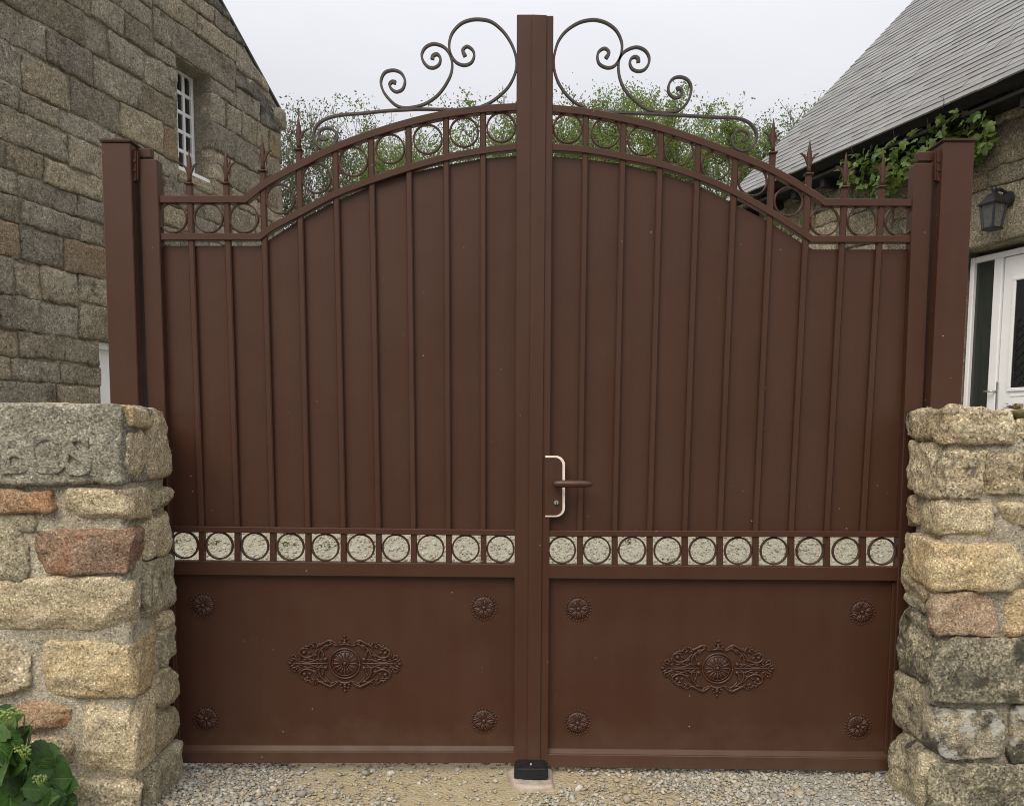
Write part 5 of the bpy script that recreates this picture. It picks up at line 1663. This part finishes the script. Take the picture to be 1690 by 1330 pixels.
# hydrangea at the foot of the left wall
HY = LF - 0.20
hp_ = at_z(-20, 1400, 0.0)
hyd = thing('hydrangea_shrub', 'dark green hydrangea with pale flower buds at the foot of the left wall', 'shrub', (at_y(10, 1300, HY).x, HY, 0))
hl = []
for i in range(3):
    V, Fs = ovate_leaf()
    V = [(x * (0.92 + 0.08 * i), y, z * (0.6 + 0.5 * i) + rv.uniform(-.012, .012)) for x, y, z in V]
    hl.append(mesh_from('leaf', V, Fs, True))
hy_root = Vector((at_y(-10, 1300, HY).x, HY, 0.0))
spec = [(-5, 1200, 80, -0.3, .8), (18, 1230, 75, .2, .9), (35, 1225, 70, -.5, .5), (5, 1262, 85, .1, 1.0), (30, 1280, 80, 2.6, .7), (62, 1262, 70, -1.2, .6), (75, 1288, 74, 1.9, .5), (95, 1283, 62, -1.6, .4),
        (20, 1310, 82, .4, .9), (48, 1300, 66, -.4, .6), (58, 1320, 76, 2.4, .9), (40, 1345, 80, .2, .8), (82, 1318, 62, -.9, .7), (75, 1345, 70, 1.2, .8), (10, 1345, 84, -.2, .9), (-20, 1240, 84, .6, .8),
        (-25, 1300, 86, -.1, .7), (0, 1185, 60, .3, .4), (-30, 1340, 88, 0, .9), (100, 1340, 56, -.6, .6), (60, 1240, 56, -1.0, .4), (22, 1195, 56, -.9, .5), (-40, 1200, 76, .2, .8), (108, 1300, 50, -1.1, .3), (45, 1262, 72, .5, .2), (15, 1290, 76, -.9, .1), (70, 1275, 60, .8, .6), (52, 1335, 58, -.7, 1.0), (88, 1325, 54, .5, .9), (8, 1235, 60, 1.1, 1.0), (28, 1338, 64, -1.4, 1.0), (-4, 1322, 66, .9, 1.0), (62, 1300, 52, 2.9, .9), (36, 1212, 48, -1.1, .7), (92, 1262, 46, .2, .2), (110, 1322, 44, -.3, .5), (80, 1240, 44, -.6, .1), (24, 1258, 58, -2.2, .9)]
bmst = bmesh.new()
for i, (x, y, sz, ro, fwd) in enumerate(spec):
    d = 0.02 + 0.16 * fwd
    p = at_y(x, y, HY - d + 0.10)
    s = sz / F * (HY - CAM.y) * 0.92
    outw = Vector(((x - 30) / 150.0 + rv.uniform(-.7, .7), rv.uniform(-0.95, -0.15), rv.uniform(0.25, 1.0)))
    up = Vector((math.sin(ro) * 0.9, -0.5, -0.55 + 0.3 * math.cos(ro)))
    M_ = orient(outw, up, ro * 0.5)
    o = place_leaf('leaf', hl[i % 3], LEAF_HYD, hyd, p - (M_ @ Vector((0, 0.5 * s, 0))), outw, up, ro * 0.5, s)
    q = p - (M_ @ Vector((0, 0.5 * s, 0)))
    mid = hy_root.lerp(q, 0.55) + Vector((0.02, 0.03, 0.06))
    tube(bmst, [hy_root + Vector((rv.uniform(-.06, .06), rv.uniform(-.03, .05), 0)), mid, q], [0.006, 0.0045, 0.0025], 5)
bm_obj('stem', bmst, GSTEM, hyd, True)
for (x, y, r0) in ((14, 1182, 17), (40, 1240, 12), (66, 1286, 10), (-12, 1290, 12)):
    bm = bmesh.new(); c0 = at_y(x, y, HY - 0.10); s = r0 / F * (HY - CAM.y)
    for k in range(44):
        a = rv.uniform(0, 6.28); rr = math.sqrt(rv.random())
        p = c0 + Vector((rr * math.cos(a) * s * 1.2, rr * math.sin(a) * s * 0.9, rv.uniform(-.3, .5) * s + (1 - rr) * s * 0.45))
        bmesh.ops.create_icosphere(bm, subdivisions=1, radius=s * rv.uniform(0.13, 0.2), matrix=Matrix.Translation(p))
    for k in range(8):
        a = k * 0.785
        tube(bm, [c0 - Vector((0, 0, s * 1.3)), c0 + Vector((math.cos(a) * s * 0.7, math.sin(a) * s * 0.6, 0))], [0.0025, 0.0012], 4)
    bm_obj('flower_bud', bm, BUD, hyd, True)

# dry weed on top of the right wall
wp = at_y(1676, 676, RF + 0.06)
weed = thing('dry_weed', 'small dry tufted weed on top of the right stone wall', 'weed', tuple(wp))
r2 = np.random.default_rng(77)
bm = bmesh.new()
for i in range(34):
    a = rv.uniform(0, 6.28); l_ = rv.uniform(0.02, 0.05)
    e = wp + Vector((math.cos(a) * l_, math.sin(a) * l_ * 0.8, rv.uniform(-0.002, 0.026)))
    sd_ = Vector((-math.sin(a), math.cos(a), 0.3)) * rv.uniform(0.004, 0.008)
    m_ = wp.lerp(e, 0.55) + Vector((0, 0, 0.008))
    vs = [bm.verts.new(v) for v in (wp, m_ - sd_, e, m_ + sd_)]
    bm.faces.new(vs)
bm_obj('dry_leaves', bm, DRY, weed)['kind'] = 'stuff'
Vm, Qm = rough_stone(wp.x - 0.02, wp.x + 0.07, wp.y - 0.05, wp.y + 0.04, wp.z - 0.035, wp.z - 0.001, 555, r=0.014, amp=0.006, res=0.01)
link('moss_cushion', mesh_quads('moss_cushion', Vm, Qm, True), MOSS, weed)

# ================================================================== TREES behind the yard
def proj(p):
    v = RM.transposed() @ (Vector(p) - CAM)
    return CX + F * v.x / -v.z, CY - F * v.y / -v.z

def tree(label, px, top_px, dist, spread, kind, seed, n_leaves, low=0.25, leaf=0.068, group='young trees behind the gate'):
    rt = random.Random(seed); rn = np.random.default_rng(seed)
    yv = CAM.y + dist
    b = at_y(px, 700, yv); base = Vector((b.x, yv, float(ground_z(0, yv))))
    H = at_y(px, top_px, yv).z - base.z
    T = thing('tree', label, 'tree', tuple(base), group)
    bm = bmesh.new(); tips = []; segs = []
    def branch(p, d, ln, r, lev):
        n = 5; pts = [p.copy()]; rad = [r]
        for i in range(n):
            d = (d + Vector((rt.uniform(-.16, .16), rt.uniform(-.16, .16), rt.uniform(-.02, .12)))).normalized()
            p = p + d * (ln / n); pts.append(p.copy()); rad.append(max(0.006, r * (1 - 0.72 * (i + 1) / n)))
            if lev >= 1: tips.append((p.copy(), lev))
        segs.append((pts, rad, lev))
        if lev < 3:
            k = (9, 5, 3)[lev]
            for i in range(k):
                t = rt.uniform(0.25 if lev else low, 1.0); j = min(n - 1, int(t * n))
                q = pts[j].lerp(pts[j + 1], t * n - j)
                a = rt.uniform(0, 6.28); tilt = rt.uniform(0.35, 0.85)
                dd = (d * math.cos(tilt) + Vector((math.cos(a), math.sin(a), 0.25)) * math.sin(tilt)).normalized()
                branch(q, dd, ln * rt.uniform(0.36, 0.55) * (1.15 - 0.5 * t * (lev == 0)), rad[j] * 0.6, lev + 1)
    for k in range(rt.choice((3, 4, 4))):
        a = rt.uniform(0, 6.28)
        branch(base + Vector((math.cos(a) * .15, math.sin(a) * .15, 0)), Vector((math.cos(a) * spread, math.sin(a) * spread, 1)).normalized(), H * rt.uniform(0.70, 0.86), H * 0.009, 0)
    ztip = np.percentile([t[0].z for t in tips], 98.5)
    kz = H / (ztip - base.z)
    fix = lambda p: Vector((base.x + (p.x - base.x) * min(1.0, kz * 1.15), base.y + (p.y - base.y) * min(1.0, kz * 1.15), base.z + (p.z - base.z) * kz))
    for pts_, rad, lev in segs:
        if lev >= 1 and (fix(pts_[-1]).z > base.z + H * 1.01 or proj(fix(pts_[-1]))[1] < top_px - 6): continue
        if lev == 0:
            kp = [i for i in range(len(pts_)) if fix(pts_[i]).z < base.z + H * 0.93]
            pts_, rad = pts_[:len(kp)], rad[:len(kp)]
            if len(pts_) < 2: continue
        tube(bm, [fix(p) for p in pts_], rad, 6 if lev == 0 else 4)
    tips = [(fix(p), l) for p, l in tips]; tips = [t for t in tips if t[0].z < base.z + H * 1.02 and proj(t[0])[1] > top_px - 8]
    bm_obj('trunk', bm, BARK, T)
    pts = np.array([t[0][:] for t in tips]); lv = np.array([t[1] for t in tips], dtype=float)
    wgt = lv ** 1.5; wgt /= wgt.sum()
    wgt = wgt * np.where(pts[:, 2] > 5.2, 1.0, 0.22); wgt /= wgt.sum()
    pick = rn.choice(len(pts), int(n_leaves * (5.5, 4.0, 7.5)[kind]), p=wgt)
    C = pts[pick] + rn.normal(0, 0.095, (len(pick), 3))
    # leave gaps: thin the clumps by a coarse noise
    loc_top = base.z + H * (1.0 + 0.05 * vnoise(C * np.array([1, 1, 0.0]), 0.75, seed + 50) + 0.03 * vnoise(C * np.array([1, 1, 0.0]), 2.1, seed + 51))
    thin = np.clip((loc_top - C[:, 2]) / 0.95, 0.0, 1.0)
    keep = (vnoise(C, 1.1, seed) > -0.42) & (rn.random(len(C)) < 0.10 + 0.90 * thin ** 0.8)
    leaf_cloud('crown', C[keep], leaf, LEAF_T[kind], T, rn)
TREES = [
    ('grey budding tree right beside the tall granite house', 505, 175, 22, 0.16, 1, 1, 5200, 0.45),
    ('thin tree with few leaves under the left scroll tip', 585, 172, 25, 0.14, 1, 2, 1500, 0.4),
    ('low greenish tree behind the middle of the left arch', 650, 222, 21, 0.20, 2, 3, 4600, 0.25),
    ('small bright tree between the left scrolls and the arch', 715, 225, 23, 0.20, 2, 4, 4200, 0.25),
    ('fresh green tree just left of the centre stile', 806, 158, 22, 0.20, 0, 5, 5200, 0.25),
    ('sparse high tree just right of the centre stile', 945, 146, 24, 0.16, 1, 6, 2600, 0.3),
    ('yellow green tree below the large right scroll', 1010, 150, 21, 0.20, 2, 7, 8200, 0.15),
    ('dense green tree behind the end of the right scrolls', 1105, 172, 20, 0.24, 2, 8, 10500, 0.12),
    ('green tree above the right arch, left of the slate roof', 1195, 168, 21, 0.22, 0, 9, 10500, 0.12),
    ('grey green tree touching the slate roof', 1268, 192, 24, 0.2, 1, 10, 5600, 0.2),
    ('tree top showing over the slope of the slate roof', 1345, 158, 27, 0.18, 1, 11, 3000, 0.3),
]
for a in TREES: tree(*a)

# ================================================================== GRAVEL on the forecourt
ico = bmesh.new(); bmesh.ops.create_icosphere(ico, subdivisions=1, radius=1.0)
IV = np.array([v.co[:] for v in ico.verts]); IF = np.array([[v.index for v in f.verts] for f in ico.faces]); ico.free()
rg_ = np.random.default_rng(99)
N = 38000
gx = rg_.uniform(-1.5, 1.5, N); gy = rg_.uniform(-0.75, 0.35, N)
pos = np.stack([gx, gy, np.zeros(N)], 1)
mask = np.clip((np.abs(gx - 0.02 + 0.55 * vnoise(pos, 2.4, 8)) - 0.58) / 0.45, 0, 1)
mask = np.maximum(mask, np.clip((gx - 0.02) / 0.1, 0, 1) * np.clip((0.30 - np.abs(gx - 0.22)) / 0.2, 0, 1) * 0.5 * (gy < -0.15))
mask = np.maximum(mask, 0.26 * np.clip((gx - 0.15) / 0.3, 0, 1))
keep = rg_.random(N) < (0.07 + 0.93 * mask)
keep &= ~((np.abs(gx - c.x) < 0.105) & (gy > -0.20) & (gy < 0.05))
gx, gy = gx[keep], gy[keep]; n = len(gx)
sz = rg_.lognormal(math.log(0.0052), 0.42, n).clip(0.003, 0.019)
sc3 = np.stack([sz * rg_.uniform(0.8, 1.4, n), sz * rg_.uniform(0.7, 1.2, n), sz * rg_.uniform(0.45, 0.85, n)], 1)
ang = rg_.uniform(0, 2 * math.pi, n)
base = IV[None] * (1 + 0.42 * rg_.uniform(-1, 1, (n, len(IV), 1)))
base = base * sc3[:, None, :]
ca, sa = np.cos(ang)[:, None], np.sin(ang)[:, None]
tl = rg_.uniform(-0.5, 0.5, n)[:, None]
X = base[..., 0] * ca - base[..., 1] * sa; Y = base[..., 0] * sa + base[..., 1] * ca
Z = base[..., 2] + tl * X * 0.6
gz = ground_z(gx, gy) + 0.008 * vnoise(np.stack([gx, gy, ground_z(gx, gy)], 1), 3.0, 3) - 0.004
V = np.stack([X + gx[:, None], Y + gy[:, None], Z + (gz + sc3[:, 2] * 0.35 + rg_.uniform(0, 0.006, n))[:, None]], 2).reshape(-1, 3)
Q = (IF[None] + (np.arange(n) * len(IV))[:, None, None]).reshape(-1, 3)
k = NT('gravel_stones')
ri = k.n('NewGeometry').outputs['Random Per Island']
col = k.mix(ri, (0.26, 0.245, 0.205), (0.60, 0.565, 0.485))
col = k.mix(k.rng(k.math('FRACT', k.math('MULTIPLY', ri, 37.7)), 0.72, 0.78), col, (0.44, 0.36, 0.25))
col = k.mix(k.rng(k.math('FRACT', k.math('MULTIPLY', ri, 91.3)), 0.985, 0.99), col, (0.42, 0.27, 0.19))
k.color(k.mix(k.rng(k.noise(220, 3), 0.35, 0.65, 0, 0.35), col, (0.25, 0.24, 0.21))); k.rough(0.9); k.spec(0.2)
go = link('gravel', mesh_quads('gravel', V, Q), k.m); go['kind'] = 'stuff'
go['label'] = 'loose grey and tan gravel on the ground below the gate'
# pebbles, fallen leaves and small tufts in the yard behind the gate, seen through the ring row
n = 6500
gx = rg_.uniform(-2.9, 2.9, n); gy = rg_.uniform(2.2, 3.7, n)
sz = rg_.lognormal(math.log(0.0062), 0.42, n).clip(0.003, 0.018)
base = IV[None] * (1 + 0.4 * rg_.uniform(-1, 1, (n, len(IV), 1))) * (sz[:, None] * rg_.uniform(0.6, 1.3, (n, 3)))[:, None, :]
gz = ground_z(gx, gy)
V = (base + np.stack([gx, gy, gz + sz * 0.2], 1)[:, None, :]).reshape(-1, 3)
Q = (IF[None] + (np.arange(n) * len(IV))[:, None, None]).reshape(-1, 3)
o = link('yard_gravel', mesh_quads('yard_gravel', V, Q), k.m); o['kind'] = 'stuff'
o['label'] = 'loose pale gravel in the yard behind the gate'
tc_ = []
for i in range(22):
    x, y = (rg_.uniform(-2.9, -1.2) if i < 14 else rg_.uniform(-1.2, 2.9)), rg_.uniform(2.3, 3.6)
    for j in range(14):
        tc_.append((x + rg_.normal(0, 0.03), y + rg_.normal(0, 0.03), float(ground_z(x, y)) + rg_.uniform(0.0, 0.035)))
o = leaf_cloud('yard_weeds', np.array(tc_), 0.028, LEAF_T[1], None, rg_)
o['label'] = 'small weeds and fallen leaves scattered over the yard gravel'
print('stones left/right', nL, nR, 'roof pitch', math.degrees(PITCH_R), 'verge', math.degrees(math.atan(slope)), 'EZ', EZ, ez0, ez1, 'gravel', n,
      'gate bottom', at_y(850, 1259, 0).z, 'slates', len(slates))
